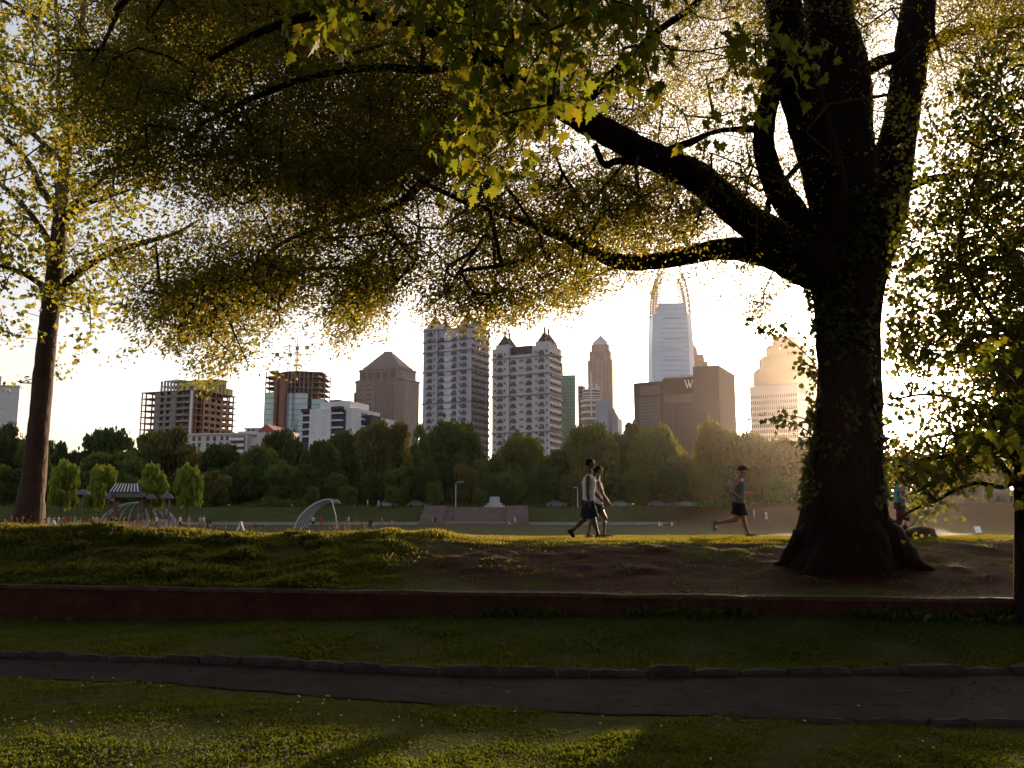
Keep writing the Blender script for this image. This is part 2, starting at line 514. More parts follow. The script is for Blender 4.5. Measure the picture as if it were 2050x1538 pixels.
def crown_points(rng, n, lobes, shell=.75, flat=1.0):
    """leaf clump centres on a lumpy crown of unit half-width, z from 0 to 1"""
    cs = []
    for i in range(lobes):
        while True:
            p = rng.uniform(-1, 1, 3); p[2] = rng.uniform(0, 1)
            # crown envelope: wide in the lower middle, rounded top
            rr = math.sqrt(max(0, 1 - (abs(p[2] - .40) / .60) ** 3.4))
            if math.hypot(p[0], p[1]) < rr * .80 and math.hypot(p[0], p[1]) > rr * .25 * rng.uniform(0, 1.6): break
        cs.append((p * np.array([.84, .84, .84 * flat]) + np.array([0, 0, .08]), rng.uniform(.15, .32)))
    P = []
    per = n // lobes
    for c, r_ in cs:
        d = unit(rng.normal(size=(per, 3)))
        d[:, 2] = np.where(d[:, 2] < -.35, -d[:, 2], d[:, 2])
        rad = r_ * (shell + (1 - shell) * rng.uniform(-1, 1, (per, 1)))
        q = d * rad * np.array([1.15, 1.15, .62])
        P.append(c + q)
    return np.concatenate(P)

FAR_VARIANTS = {}
def far_tree_meshes(kind, v):
    key = (kind, v)
    if key in FAR_VARIANTS: return FAR_VARIANTS[key]
    rng = np.random.default_rng(hash(key) % 1000 if False else {'dark': 10, 'mid': 40, 'olive': 70, 'lime': 90}[kind] + v)
    m = {'dark': fl_dark, 'mid': fl_mid, 'olive': fl_olive, 'lime': fl_lime}[kind]
    if kind == 'lime':
        P = crown_points(rng, 5200, 26)
        P[:, 0:2] *= (1.05 - .18 * np.clip(P[:, 2:3], 0, 1))
        sz = .095
    else:
        P = crown_points(rng, 14000, 44 if kind != 'olive' else 34)
        sz = .055
    # crown mesh has half width 1, height 1
    P = P + rng.normal(size=P.shape) * .028
    cr_ = leaves_mesh('crown', P, sz, LEAF_Q, m, droop=.2, rng=rng, jitter=.5)
    tb = MB()
    base = -.28
    tb.tube([(0, 0, base), (.02, 0, -.1), (0, .01, .2), (.03, 0, .55)], [.055, .042, .035, .015], 7)
    for i in range(9):
        a = rng.uniform(0, 2 * PI); h = rng.uniform(-.02, .35); r_ = rng.uniform(.35, .75)
        tb.tube([(0, 0, h), (r_ * .45 * math.cos(a), r_ * .45 * math.sin(a), h + .12), (r_ * math.cos(a), r_ * math.sin(a), h + rng.uniform(.2, .4))], [.02, .013, .005], 5)
    tr = tb.mesh('trunk', bark_far)
    FAR_VARIANTS[key] = (cr_, tr)
    return cr_, tr

def far_tree(cx, top, hw, Y, kind, v, label, group=None, base=None, low=.20, name='park_tree'):
    """cx, top, hw in photo pixels; low = share of the height that is bare trunk"""
    p = at(cx, 1035, Y); gzv = gz(p.x, Y) if base is None else base
    ztop = at(cx, top, Y).z
    H = ztop - gzv
    s = hw / F * Y * 1.04
    cr_, tr = far_tree_meshes(kind, v)
    t = empty(name, (p.x, Y, gzv), (v * 1.7 + cx * .013) % 6.28, label, 'tree', group)
    hc = H * (1 - low)
    c = put('crown', cr_, t, (0, 0, H * low)); c.scale = (s, s, hc * .97)
    k = put('trunk', tr, t, (0, 0, H * low)); k.scale = (s * .8, s * .8, hc)
    # trunk mesh starts at z=-.28 (times hc); stretch so it meets the ground
    k.scale.z = max(hc, H * low / .28 * 1.02)
    return t

FT = [
 # cx, top, halfwidth, Y, kind, variant, label
 (12, 852, 52, 235, 'dark', 0, 'dark tree at the far left behind the leaning sycamore trunk'),
 (62, 872, 42, 228, 'mid', 1, 'mid green tree seen on both sides of the leaning sycamore trunk'),
 (118, 886, 30, 240, 'dark', 2, 'small open tree just right of the leaning sycamore trunk'),
 (208, 853, 62, 250, 'dark', 1, 'big round dark tree standing alone against the sky at left'),
 (328, 853, 84, 232, 'olive', 0, 'broad olive tree below the unfinished concrete building'),
 (215, 905, 78, 215, 'mid', 2, 'low broad green tree behind the playground domes'),
 (437, 884, 52, 236, 'dark', 3, 'dark tree in front of the low cream terraces'),
 (560, 864, 66, 240, 'dark', 0, 'dark tree below the round glass tower under construction'),
 (520, 890, 56, 225, 'mid', 3, 'green tree left of the backstop, below the red gable'),
 (640, 884, 52, 225, 'dark', 2, 'dark tree in front of the white balcony building'),
 (690, 858, 48, 244, 'dark', 1, 'dark tree right of the white balcony building'),
 (765, 839, 68, 228, 'olive', 1, 'spreading olive brown tree with sky showing through, below the stepped brown office'),
 (853, 848, 38, 245, 'mid', 0, 'lighter green tree peeping out left of the tallest dark green tree'),
 (905, 838, 72, 222, 'dark', 3, 'tallest dark green tree below the left turreted tower'),
 (1042, 866, 56, 226, 'mid', 1, 'round green tree below the right turreted tower'),
 (1112, 902, 44, 232, 'dark', 0, 'low dark tree between two round green trees'),
 (1186, 848, 62, 228, 'mid', 2, 'tall green tree below the pointed brown tower'),
 (1262, 846, 40, 246, 'dark', 2, 'open dark tree left of the hotel block with sky in its crown'),
 (1312, 847, 58, 226, 'mid', 3, 'round green tree below the dark hotel block'),
 (1384, 902, 44, 236, 'olive', 2, 'low olive tree against the dark hotel block'),
 (1452, 847, 66, 226, 'olive', 3, 'tall tree in golden haze at the right edge of the hotel block'),
 (1528, 858, 56, 232, 'olive', 1, 'hazy golden tree behind the running man'),
 (1600, 872, 58, 228, 'olive', 0, 'hazy golden tree left of the great oak trunk'),
 (1668, 882, 54, 236, 'olive', 2, 'hazy tree hidden behind the great oak trunk'),
]
for i, (cx, top, hw, Y, kd, v, lb) in enumerate(FT):
    far_tree(cx, top, hw, Y, kd, v, lb, 'trees along the far edge of the park', low=.14)
# back row: a second rank standing behind, seen only between the others
for i, cx in enumerate(range(-60, 1780, 62)):
    r_ = random.Random(i)
    far_tree(cx, 902 + r_.uniform(-8, 14), 48, 262 + r_.uniform(-8, 10), ['dark', 'mid', 'dark'][i % 3], i % 4,
             'dark tree in the second rank of the far tree belt, seen only between its neighbours', 'second rank of the far tree belt', low=.1)
# front row: lower trees whose skirts reach the grass bank
for i, cx in enumerate([-20, 40, 92, 165, 250, 345, 425, 470, 560, 612, 668, 735, 800, 848, 930, 985, 1010, 1090, 1150, 1225, 1275, 1345, 1410, 1480, 1560, 1640]):
    r_ = random.Random(100 + i)
    far_tree(cx, 938 + r_.uniform(-16, 14), 34 + r_.uniform(-4, 8), 206 + r_.uniform(-4, 6), ['mid', 'dark', 'olive', 'dark'][i % 4], (i + 1) % 4,
             'low leafy tree in the shade below the crowns of the far tree belt', 'low trees in front of the far tree belt', low=.06)
# low trees and a hill ridge at the right
for i, (cx, top, hw, lb) in enumerate([(1735, 905, 46, 'hazy low tree right behind the great oak trunk'), (1800, 898, 42, 'hazy low tree above the runner in teal'), (1868, 908, 44, 'hazy low tree left of the dark park building'),
                                   (1935, 900, 48, 'hazy tree behind the roof of the dark park building'), (2005, 895, 50, 'hazy tree at the far right beside the slender trunk'), (2085, 890, 52, 'hazy tree cut by the right edge of the photo')]):
    far_tree(cx, top, hw, 232, 'olive', i % 4, lb, 'hazy trees beyond the bare slope', low=.12)
# young lime green trees
for cx, top, hw, Y, lb in [(120, 924, 36, 128, 'first young lime green tree right of the sycamore trunk'), (197, 925, 37, 128, 'second young lime green tree, over the left end of the playground dome'),
                           (302, 926, 36, 128, 'third young lime green tree, right of the playground tower roof'), (375, 931, 34, 128, 'young lime green tree standing free right of the playground')]:
    far_tree(cx, top, hw, Y, 'lime', int(cx) % 4, lb, 'young lime green trees by the playground', low=.30)
for cx, top, hw, Y, lb in [(697, 972, 20, 190, 'small light green sapling right of the backstop'), (622, 975, 18, 192, 'small sapling behind the top of the backstop'), (785, 975, 18, 192, 'small sapling left of the stone steps'),
                           (870, 966, 20, 190, 'small light green sapling above the stone steps'), (960, 978, 16, 192, 'small sapling between lamp post and white monument')]:
    far_tree(cx, top, hw, Y, 'mid', int(cx) % 4, lb, 'saplings at the top of the grass bank', low=.22)
# dark mass of shrubs behind the trunks, out to the street
urng = np.random.default_rng(3)
n = 26000
ux = urng.uniform(-230, 330, n); uy = urng.uniform(280, 292, n)
hmax = 6.5 + 2.5 * fbm(ux, uy, 9, 8)
uz = ground_z(ux, uy) + urng.uniform(0, 1, n) * np.maximum(hmax, 2) * np.where(ux > 95, .55, 1)
ug = put('undergrowth', leaves_mesh('undergrowth', np.stack([ux, uy, uz], -1), 1.1, LEAF_Q, fl_dark, rng=urng)); tag(ug, kind='stuff')
n = 9000
ux = urng.uniform(-150, 110, n); uy = urng.uniform(199, 205, n)
uz = ground_z(ux, uy) + urng.uniform(0, 1, n) ** 1.5 * np.maximum(.5 + 2.4 * fbm(ux, uy, 6, 18), .2)
ug = put('undergrowth', leaves_mesh('undergrowth', np.stack([ux, uy, uz], -1), .5, LEAF_Q, fl_mid, rng=urng)); tag(ug, kind='stuff')
# ---------------------------------------------------------------- buildings
GB = 3.0   # ground height at the buildings
class Bld:
    def __init__(s, name, px, D, rz, label, cat='building'):
        p = at(px, 900, D)
        s.D = D; s.P = D / F; s.px = px
        s.root = empty(name, (p.x, D, GB), R(rz), label, cat)
    def z(s, py):
        return at(s.px, py, s.D).z - GB
    def add(s, name, mb, m):
        return mb.link(name, m, s.root)
    def repeat(s, name, mb, m, places, rest=None):
        """places: (x, y, z, rz). First 100 as parts of their own, the others as one part"""
        places = sorted(places, key=lambda q: -q[2])
        me = mb.mesh(name, m)
        for q in places[:100]:
            put(name, me, s.root, q[:3], q[3])
        if len(places) > 100:
            b = MB()
            for q in places[100:]:
                c, sn = math.cos(q[3]), math.sin(q[3])
                b.add([(q[0] + v[0] * c - v[1] * sn, q[1] + v[0] * sn + v[1] * c, q[2] + v[2]) for v in mb.v], mb.f)
            tag(b.link(rest or name + 's', m, s.root), kind='stuff')
def fpos(side, w_, d_, u, z, off=0.0):
    """place on a face of a w x d block centred on the root; u runs left to right as seen"""
    if side == 'F': return (u, -d_ / 2 - off, z, 0)
    if side == 'R': return (w_ / 2 + off, u, z, PI / 2)
    if side == 'L': return (-w_ / 2 - off, -u, z, -PI / 2)
def rect(w_, d_): return [(-w_ / 2, -d_ / 2), (w_ / 2, -d_ / 2), (w_ / 2, d_ / 2), (-w_ / 2, d_ / 2)]

M_lilac = mat('lilac_grey_render', (.36, .34, .42), .85, .10, .12)
M_lilac2 = mat('pale_grey_render', (.42, .40, .45), .85, .10, .12)
M_band = mat('dark_cornice', (.17, .16, .20), .8, .1, 1)
M_slate = mat('slate_roof', (.035, .030, .042), .9, .2, .6)
M_glassd = mat('dark_window_glass', (.035, .04, .055), .35, .2, .15, spec=.35)
M_glassl = mat('pale_window_glass', (.30, .36, .42), .12, .3, .1, spec=.9)
M_rail = mat('dark_railing', (.07, .07, .09), .6, 0)
M_brown = mat('brown_granite', (.22, .175, .17), .8, .12, .15)
M_brownd = mat('brown_recess', (.12, .10, .10), .6, .15, .2)
M_conc = mat('raw_concrete', (.22, .19, .19), .9, .25, .3)
M_rust = mat('red_oxide_steel', (.24, .10, .085), .8, .2, .5)
M_yell = mat('yellow_sheathing', (.50, .45, .10), .8, .15, .5)
M_blueg = mat('blue_curtain_glass', (.26, .40, .50), .12, .2, .12, spec=1)
M_tealg = mat('teal_curtain_glass', (.20, .38, .38), .12, .25, .15, spec=1)
M_green = mat('green_curtain_glass', (.13, .25, .19), .15, .3, .12, spec=.9)
M_white = mat('white_stucco', (.62, .60, .62), .85, .06, .3)
M_cream = mat('cream_stucco', (.52, .44, .44), .85, .10, .3)
M_roofred = mat('red_tile_roof', (.30, .09, .08), .8, .2, 1)
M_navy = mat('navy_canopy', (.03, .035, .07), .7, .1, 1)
M_tower = mat('pale_blue_glass', (.36, .50, .72), .35, .08, .05, spec=.8)
M_mull = mat('steel_mullion', (.28, .38, .52), .5, .1, 1)
M_fin = mat('tan_lattice', (.50, .40, .36), .6, .1, .5)
M_tan = mat('tan_stone', (.22, .15, .13), .85, .12, .1)
M_tand = mat('tan_recess', (.30, .21, .18), .8, .1, .1)
M_hotel = mat('dark_taupe_concrete', (.050, .040, .064), .85, .10, .06)
M_hoteld = mat('darker_taupe_band', (.028, .020, .034), .8, .1, .1)
M_sign = mat('white_sign_letter', (.80, .80, .82), .5, 0)
M_offw = mat('off_white_precast', (.58, .50, .52), .8, .05, .1)

def turret(b, mb_r, mb_w, x, y, z, w_, h, fin):
    """square drum, pyramid roof, lantern on the tip"""
    mb_w.box(x - w_ / 2 * .86, x + w_ / 2 * .86, y - w_ / 2 * .86, y + w_ / 2 * .86, z, z + 2.6)
    q = w_ / 2
    o = [(x + q * 1.02 * math.cos(PI / 8 + k * PI / 4), y + q * 1.02 * math.sin(PI / 8 + k * PI / 4)) for k in range(8)]
    mb_r.cone(o, z + 2.6, (x, y, z + 2.6 + h))
    mb_r.cbox((x, y, z + 2.6 + h + .2), (.9, .9, 1.4)); mb_r.cone([(x - .7, y - .7), (x + .7, y - .7), (x + .7, y + .7), (x - .7, y + .7)], z + 3.5 + h, (x, y, z + 3.5 + h + fin))

def turreted(name, px, D, rz, wpx, dpx, ytop, floors, cols, bands, label, wall, sidecols, t_h, glassmid):
    b = Bld(name, px, D, rz, label)
    P = b.P; W_ = wpx * P; DD = dpx * P; H = b.z(ytop)
    wing = W_ * .30
    mb = MB()
    mb.box(-W_ / 2, -W_ / 2 + wing, -DD / 2, DD / 2, -8, H)
    mb.box(W_ / 2 - wing, W_ / 2, -DD / 2, DD / 2, -8, H)
    mb.box(-W_ / 2 + wing, W_ / 2 - wing, -DD / 2 + 1.2, DD / 2 - 1, -8, H - (1.6 if glassmid[1] else 4.2))
    b.add('wall', mb, wall)
    for py in bands:
        z = b.z(py); c = MB()
        c.box(-W_ / 2 - .45, -W_ / 2 + wing + .3, -DD / 2 - .45, DD / 2 + .4, z, z + .75)
        c.box(W_ / 2 - wing - .3, W_ / 2 + .45, -DD / 2 - .45, DD / 2 + .4, z, z + .75)
        c.box(-W_ / 2 + wing + .3, W_ / 2 - wing - .3, -DD / 2 + .8, -DD / 2 + 1.25, z, z + .7)
        b.add('cornice', c, M_band)
    
    for sx in (-1, 1):
        for sy in (-1, 1):
            tw = MB(); tr = MB()
            turret(b, tr, tw, sx * (W_ / 2 - wing / 2) , sy * (DD / 2 - wing * .55), H, wing * .86, t_h, 2.0)
            b.add('turret_drum', tw, wall); b.add('turret_roof', tr, M_slate)
    # balconies: slab, dark railing, dark opening
    fh = (H - 2) / floors
    bal = MB().box(-1.7, 1.7, -1.1, 0, 0, .22).box(-1.65, 1.65, -1.1, -1.0, .22, 1.15).box(-1.65, -1.55, -1.0, 0, .22, 1.15).box(1.55, 1.65, -1.0, 0, .22, 1.15)
    door = MB().box(-1.25, 1.25, -.05, .3, .22, 2.35)
    win = MB().box(-.5, .5, -.06, .3, .9, 2.3)
    bp = []; wp = []; gp = []
    for f_ in range(floors):
        z = 1.0 + f_ * fh
        if z > H - 3.5: continue
        for u, recess in cols:
            if recess and z > H - 7: continue
            q = fpos('F', W_, DD - (2.4 if recess else 0), u * W_, z)
            bp.append(q)
        for u in glassmid[0]:
            wp.append(fpos('F', W_, DD - (2.4 if abs(u) < .2 else 0), u * W_, z))
        for u in sidecols:
            bp.append(fpos('R', W_, DD, u * DD, z))
    b.repeat('balcony', bal, M_rail, bp)
    b.repeat('window', door, M_glassd, bp, 'windows')
    b.repeat('small_window', win, M_glassd, wp)
    if glassmid[1]:
        g = MB()
        for f_ in range(floors):
            z = 1.0 + f_ * fh
            if z < H - 6:
                for k in range(3):
                    x = (-.075 + .055 * k) * W_
                    g.box(x, x + .05 * W_, -DD / 2 + 1.1, -DD / 2 + 1.4, z + .3, z + fh * .78)
        b.add('glazing', g, M_glassl)
    return b, W_, DD, H
turreted('apartment_tower', 912, 520, -26, 110, 76, 660, 27, [(-.36, 0), (-.135, 1), (.135, 1), (.355, 0)], [667, 690, 711, 750, 812, 872],
         'taller of the two turreted apartment towers, lilac grey with dark balconies, left one', M_lilac, (-.38, -.2, 0, .2, .38), 6.0, ([-.27, .27], True))
b, W_, DD, H = turreted('apartment_tower', 1055, 500, -25, 126, 62, 700, 22, [(-.36, 0), (-.14, 1), (.13, 1), (.36, 0)], [722, 756, 797, 870],
         'shorter turreted apartment tower, pale grey with a dark parapet between its turrets, right one', M_lilac2, (-.36, -.12, .12, .36), 6.6, ([-.45, -.28, -.02, .02, .27, .45], False))
b.add('parapet', MB().box(-W_ * .19, W_ * .19, -DD / 2 + 2, DD / 2 - 2, H - 4.2, H + .8), M_slate)

# white tower at the far left edge
b = Bld('office_tower', 4, 560, 16, 'pale office tower with a grid of windows cut by the left edge of the photo')
P = b.P; W_, DD, H = 60 * P, 60 * P, b.z(778)
b.add('wall', MB().box(-W_ / 2, W_ / 2, -DD / 2, DD / 2, -8, H).box(-W_ / 2 - 2, -2, -DD / 2 + 3, DD / 2 - 3, H, b.z(757)), M_offw)
b.add('cornice', MB().box(-W_ / 2 - .6, W_ / 2 + .6, -DD / 2 - .6, DD / 2 + .6, H + .02, H + .9), M_white)
b.repeat('window', MB().box(-1.1, 1.1, -.05, .3, 0, 1.9), M_glassl, [fpos('F', W_, DD, -W_ / 2 + (k + .5) * W_ / 7, 1.5 + f_ * 3.5) for f_ in range(int(H / 3.5)) for k in range(7)])

# concrete condominium under construction
b = Bld('unfinished_condominium', 376, 470, -21, 'unfinished concrete condominium with open floors, red props and yellow top storeys', 'building')
P = b.P; W_, DD = 128 * P, 112 * P; H = b.z(790); fh = 3.25
sl_ = MB(); colm = MB(); core = MB(); pier = MB(); props = MB()
nf = int(H / fh)
for f_ in range(nf + 1):
    z = H - f_ * fh
    sl_.box(-W_ / 2 - 2.2, W_ / 2 + .5, -DD / 2 - .6, DD / 2 + 1.5, z - .35, z)
for x in np.linspace(-W_ / 2 + .5, W_ / 2 - .5, 9):
    for y in (-DD / 2 + .4, DD / 2 - .4):
        colm.box(x - .3, x + .3, y - .3, y + .3, -5, H - .4)
for y in np.linspace(-DD / 2 + 4, DD / 2 - 4, 5):
    for x in (W_ / 2 - .4,):
        colm.box(x - .3, x + .3, y - .3, y + .3, -5, H - .4)
core.box(-W_ / 2 + 6.5, W_ / 2 - 5, -DD / 2 + 2.0, DD / 2 - 4, -5, H - .4)
walls = MB()
for (a0, a1) in ((-.30, -.19), (-.11, -.07), (.02, .12)):
    walls.box(a0 * W_, a1 * W_, -DD / 2 - .3, -DD / 2 + .2, -5, H - .45)
for f_ in range(nf):
    z = H - f_ * fh
    walls.box(-.19 * W_, -.11 * W_, -DD / 2 - .2, -DD / 2 + .1, z - fh, z - fh + 1.0)
    walls.box(-.07 * W_, .02 * W_, -DD / 2 - .2, -DD / 2 + .1, z - fh, z - fh + 1.1)
    walls.box(.12 * W_, .36 * W_, -DD / 2 - .15, -DD / 2 + .1, z - fh, z - fh + .8)
pier.box(W_ * .40, W_ * .445, -DD / 2 - .9, -DD / 2 + .1, -5, H - .5)
props.box(-W_ / 2 - 2.0, -W_ / 2 - 1.5, -DD / 2 - .4, -DD / 2 + .1, -5, H - .4).box(-W_ / 2 - 2.0, -W_ / 2 - 1.5, DD / 2, DD / 2 + .5, -5, H - .4)
props.box(W_ * .46, W_ * .475, -DD / 2 - 1.0, -DD / 2 - .5, -5, H + 3)
b.add('floor_slab', sl_, M_conc); b.add('column', colm, M_rust); b.add('core', core, M_brownd); b.add('block_wall', walls, M_conc); b.add('white_pier', pier, M_white); b.add('prop', props, M_rust)
sidew = MB()
for k in range(5):
    y = -DD / 2 + 5 + k * (DD - 9) / 4.6
    sidew.box(W_ / 2 - .2, W_ / 2 + .35, y, y + 1.1, -5, H - 3)
for f_ in range(1, nf):
    z = H - f_ * fh
    sidew.box(W_ / 2 - .15, W_ / 2 + .2, -DD / 2 + 5, DD / 2 - 2, z - fh, z - fh + 1.2)
b.add('side_wall', sidew, mat('sunlit_block', (.34, .20, .13), .9, .2, .4))  # warm low sun on this side is painted into the wall colour
top = MB(); Hy = b.z(771)
top.box(-W_ * .02, W_ * .36, -DD * .34, DD * .1, H, Hy).box(W_ * .22, W_ * .44, -DD * .40, -DD * .16, H, H + 4.6).box(W_ * .12, W_ * .5, DD * .02, DD * .26, H, H + 7.0).box(W_ * .3, W_ * .5, DD * .3, DD * .44, H, H + 3.5)
b.add('penthouse', top, M_yell)
tg = MB(); tg.box(-W_ * .34, -W_ * .02, -DD * .34, DD * .2, H + 3.3, H + 3.6).box(-W_ * .30, W_ * .0, -DD * .30, DD * .2, H + 6.3, H + 6.8)
for x in np.linspace(-.34, -.03, 6):
    tg.box(x * W_, x * W_ + 1.3, -DD * .34, -DD * .34 + .4, H, H + 6.3)
tg.box(-W_ * .28, -W_ * .22, 0, .5, H, H + 6).box(-W_ * .2, -W_ * .04, -DD * .1, 2, H, H + 6)
b.add('penthouse_frame', tg, M_lilac)
b.add('roof', MB().box(-W_ * .02, W_ * .38, -DD * .36, DD * .12, Hy, Hy + .4).box(W_ * .1, W_ * .52, 0, DD * .28, H + 7, H + 7.4).box(W_ * .08, W_ * .2, -DD * .1, DD * .05, Hy + .4, Hy + 2), M_brown)
b.add('opening', MB().box(W_ * .02, W_ * .07, -DD * .34 - .15, -DD * .34, H + .3, H + 3).box(W_ * .11, W_ * .15, -DD * .34 - .15, -DD * .34, H + .3, H + 3).box(W_ * .27, W_ * .38, -DD * .40 - .15, -DD * .40, H + .3, H + 2.4).box(W_ * .5, W_ * .5 + .15, DD * .06, DD * .12, H + .4, H + 5).box(W_ * .5, W_ * .5 + .15, DD * .15, DD * .21, H + .4, H + 5), M_brownd)

# round glass tower under construction
b = Bld('unfinished_glass_tower', 583, 560, 0, 'round glass tower under construction with bare brown top floors and blue glazing')
P = b.P; Rr = 66 * P; fh = 3.5; H = b.z(742)
def arc(r_, a0, a1, n_, cx=0, cy=0): return [(cx + r_ * math.cos(a0 + (a1 - a0) * i / n_), cy + r_ * math.sin(a0 + (a1 - a0) * i / n_)) for i in range(n_ + 1)]
cxo, cyo = 3 * P, Rr * .85
def plan(sc=1.0): return [(x * sc, y) for x, y in ([(-62 * P, 14)] + [(-60 * P, 3), (-34 * P, -2)] + [(p_[0], p_[1]) for p_ in arc(58 * P, R(215), R(300), 10, 6 * P, 20)] + [(60 * P, 6), (58 * P, 26), (-40 * P, 34)])]
sl_ = MB(); fr = MB(); corem = MB()
nf = int(H / fh)
for f_ in range(nf + 1):
    z = H - f_ * fh
    sl_.prism(plan(1.0 if f_ else .9), z - .45, z)
corem.prism([(x * .72, y * .72 + 5) for x, y in plan()], -5, H - .5)
for x, y in plan():
    fr.box(x * .985 - .3, x * .985 + .3, y * .97 + .2, y * .97 + .8, -5, H - .5)
b.add('floor_slab', sl_, M_rust); b.add('core', corem, M_brownd); b.add('column', fr, M_conc)
pl = plan()
def glz(i0, i1, zt, m, nm, off=.15):
    g = MB()
    for i in range(i0, i1):
        (xa, ya), (xb, yb) = pl[i], pl[i + 1]
        L = math.hypot(xb - xa, yb - ya); nxn, nyn = (yb - ya) / L * off, -(xb - xa) / L * off
        k_ = 0
        z = zt
        while z > -3:
            zz = z - fh + .3
            g.add([(xa + nxn, ya + nyn, zz), (xb + nxn, yb + nyn, zz), (xb + nxn, yb + nyn, z), (xa + nxn, ya + nyn, z), (xa, ya, zz), (xb, yb, zz), (xb, yb, z), (xa, ya, z)], [(0, 1, 2, 3), (7, 6, 5, 4), (0, 4, 5, 1), (3, 2, 6, 7), (0, 3, 7, 4), (1, 5, 6, 2)])
            z -= fh
    b.add(nm, g, m)
glz(0, 3, H - fh * 4 - .5, M_tealg, 'teal_glazing')
glz(3, 6, H - fh * 3 - .5, M_glassl, 'grey_glazing')
glz(7, 12, H - fh * 4 - .5, M_blueg, 'blue_glazing')
glz(13, 14, H - fh * 5 - .5, M_tealg, 'side_glazing')
b.add('red_stripe', MB().box(-14 * P - 1.4, -14 * P + 1.4, -11, -6, -5, H - fh * 2).box(-34 * P - .5, -34 * P + 1.0, -4, 0, -5, H - fh * 2), M_rust)
# two tower cranes standing behind it
def crane(px, Y, ytop, jib, ang, label):
    p = at(px, 900, Y); c = empty('tower_crane', (p.x, Y, GB), R(ang), label, 'crane')
    H_ = at(px, ytop, Y).z - GB
    mm = M_rust; q = MB(); 
    for sx in (-.7, .7):
        for sy in (-.7, .7): q.box(sx - .14, sx + .14, sy - .14, sy + .14, 0, H_)
    k_ = 0
    while k_ * 2.2 < H_ - 2.2:
        s_ = 1 if k_ % 2 else -1
        q.tube([(-.7 * s_, -.7, k_ * 2.2), (.7 * s_, -.7, k_ * 2.2 + 2.2)], .1, 4); q.tube([(.7, -.7 * s_, k_ * 2.2), (.7, .7 * s_, k_ * 2.2 + 2.2)], .1, 4); k_ += 1
    q.link('mast', mm, c)
    j = MB()
    j.tube([(-9, 0, H_ - .8), (jib, 0, H_ - .8 + jib * .02)], .18, 4); j.tube([(0, 0, H_ + .8), (jib, 0, H_ + .1)], .16, 4); j.tube([(0, 0, H_), (0, 0, H_ + 5)], .3, 4); j.tube([(0, 0, H_ + 5), (jib * .7, 0, H_)], .1, 4); j.tube([(0, 0, H_ + 5), (-8, 0, H_ - .5)], .1, 4)
    for i in range(int(jib / 1.6)): j.tube([(i * 1.6, 0, H_ - .8), (i * 1.6 + .8, 0, H_ + .6)], .08, 4); j.tube([(i * 1.6 + .8, 0, H_ + .6), (i * 1.6 + 1.6, 0, H_ - .8)], .08, 4)
    j.link('jib', mm, c)
    MB().box(-9, -6.5, -.8, .8, H_ - 3.2, H_ - .9).link('counterweight', M_brownd, c)
    MB().box(-.2, 1.8, -1.6, -.4, H_ - 2.8, H_ - .9).link('cab', M_brownd, c)
crane(588, 590, 692, 12, 160, 'tower crane with its jib raised high behind the round glass tower, right one')
crane(572, 575, 706, 9, 20, 'tower crane with dark counterweight, lower and left of the other crane')

# low cream terrace block with balconies
b = Bld('cream_apartment_block', 475, 400, -10, 'low cream apartment terraces with balconies and a red gable')
P = b.P
w_ = MB(); w_.box(-95 * P, 34 * P, -6, 12, -5, b.z(872)).box(-16 * P, 48 * P, 14, 26, -5, b.z(853)).box(-10 * P, 30 * P, 4, 14, -5, b.z(862)).box(40 * P, 92 * P, 0, 20, -5, b.z(862)).box(34 * P, 60 * P, -4, 10, -5, b.z(878))
b.add('wall', w_, M_cream)
gb = MB(); z0 = b.z(865); z1 = b.z(850)
gb.add([(42 * P, -.5, z0), (80 * P, -.5, z0), (61 * P, -.5, z1), (42 * P, 16, z0), (80 * P, 16, z0), (61 * P, 16, z1)], [(0, 1, 2), (5, 4, 3), (1, 4, 5, 2), (0, 2, 5, 3)])
b.add('roof', gb, M_roofred)
b.add('roof_slab', MB().box(-97 * P, 36 * P, -6.8, 12.6, b.z(872), b.z(872) + .5).box(-18 * P, 50 * P, 13.2, 26.4, b.z(853), b.z(853) + .5), M_white)
bal = MB().box(-3.6, 3.6, -1.6, 0, 0, .3).box(-3.6, 3.6, -1.6, -1.45, .3, 1.3)
b.repeat('balcony', bal, M_white, [(14 * P, -6, b.z(r_), 0) for r_ in (885, 897, 909)])
b.repeat('window', MB().box(-.7, .7, -.06, .2, 0, 2), M_glassd, [(x * P, -6, b.z(r_), 0) for x in (-80, -68, -50, -36, -20, -8) for r_ in (884, 897)] + [(x * P, 14, b.z(862), 0) for x in (-8, 2, 38)])
b.add('balcony_recess', MB().box(10 * P - 2.4, 14 * P + 3.4, -6.06, -5.8, b.z(909), b.z(876)), M_brownd)

# white balcony building
b = Bld('white_apartment_block', 667, 380, -22, 'white mid-rise block with dark balconies and navy canopies')
P = b.P; H = b.z(822)
w_ = MB().box(-36 * P, 14 * P, -7, 8, -5, H).box(-16 * P, 52 * P, -5.5, 10, -5, b.z(808)).box(44 * P, 62 * P, -5, 16, -5, b.z(822)).box(62 * P, 76 * P, 12, 26, -5, b.z(834))
b.add('wall', w_, M_white)
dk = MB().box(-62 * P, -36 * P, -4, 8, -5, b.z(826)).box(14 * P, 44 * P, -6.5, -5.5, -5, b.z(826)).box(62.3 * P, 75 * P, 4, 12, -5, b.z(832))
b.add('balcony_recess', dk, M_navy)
b.repeat('floor_slab', MB().box(-13.5 * P, 13.5 * P, -1.4, 0, 0, .45).box(-13.5 * P, 13.5 * P, -1.4, -1.3, .45, .7), M_offw, [(x * P, y, b.z(r_), 0) for x, y in ((-50, -4), (29, -6.5)) for r_ in (834, 848, 862, 876)])
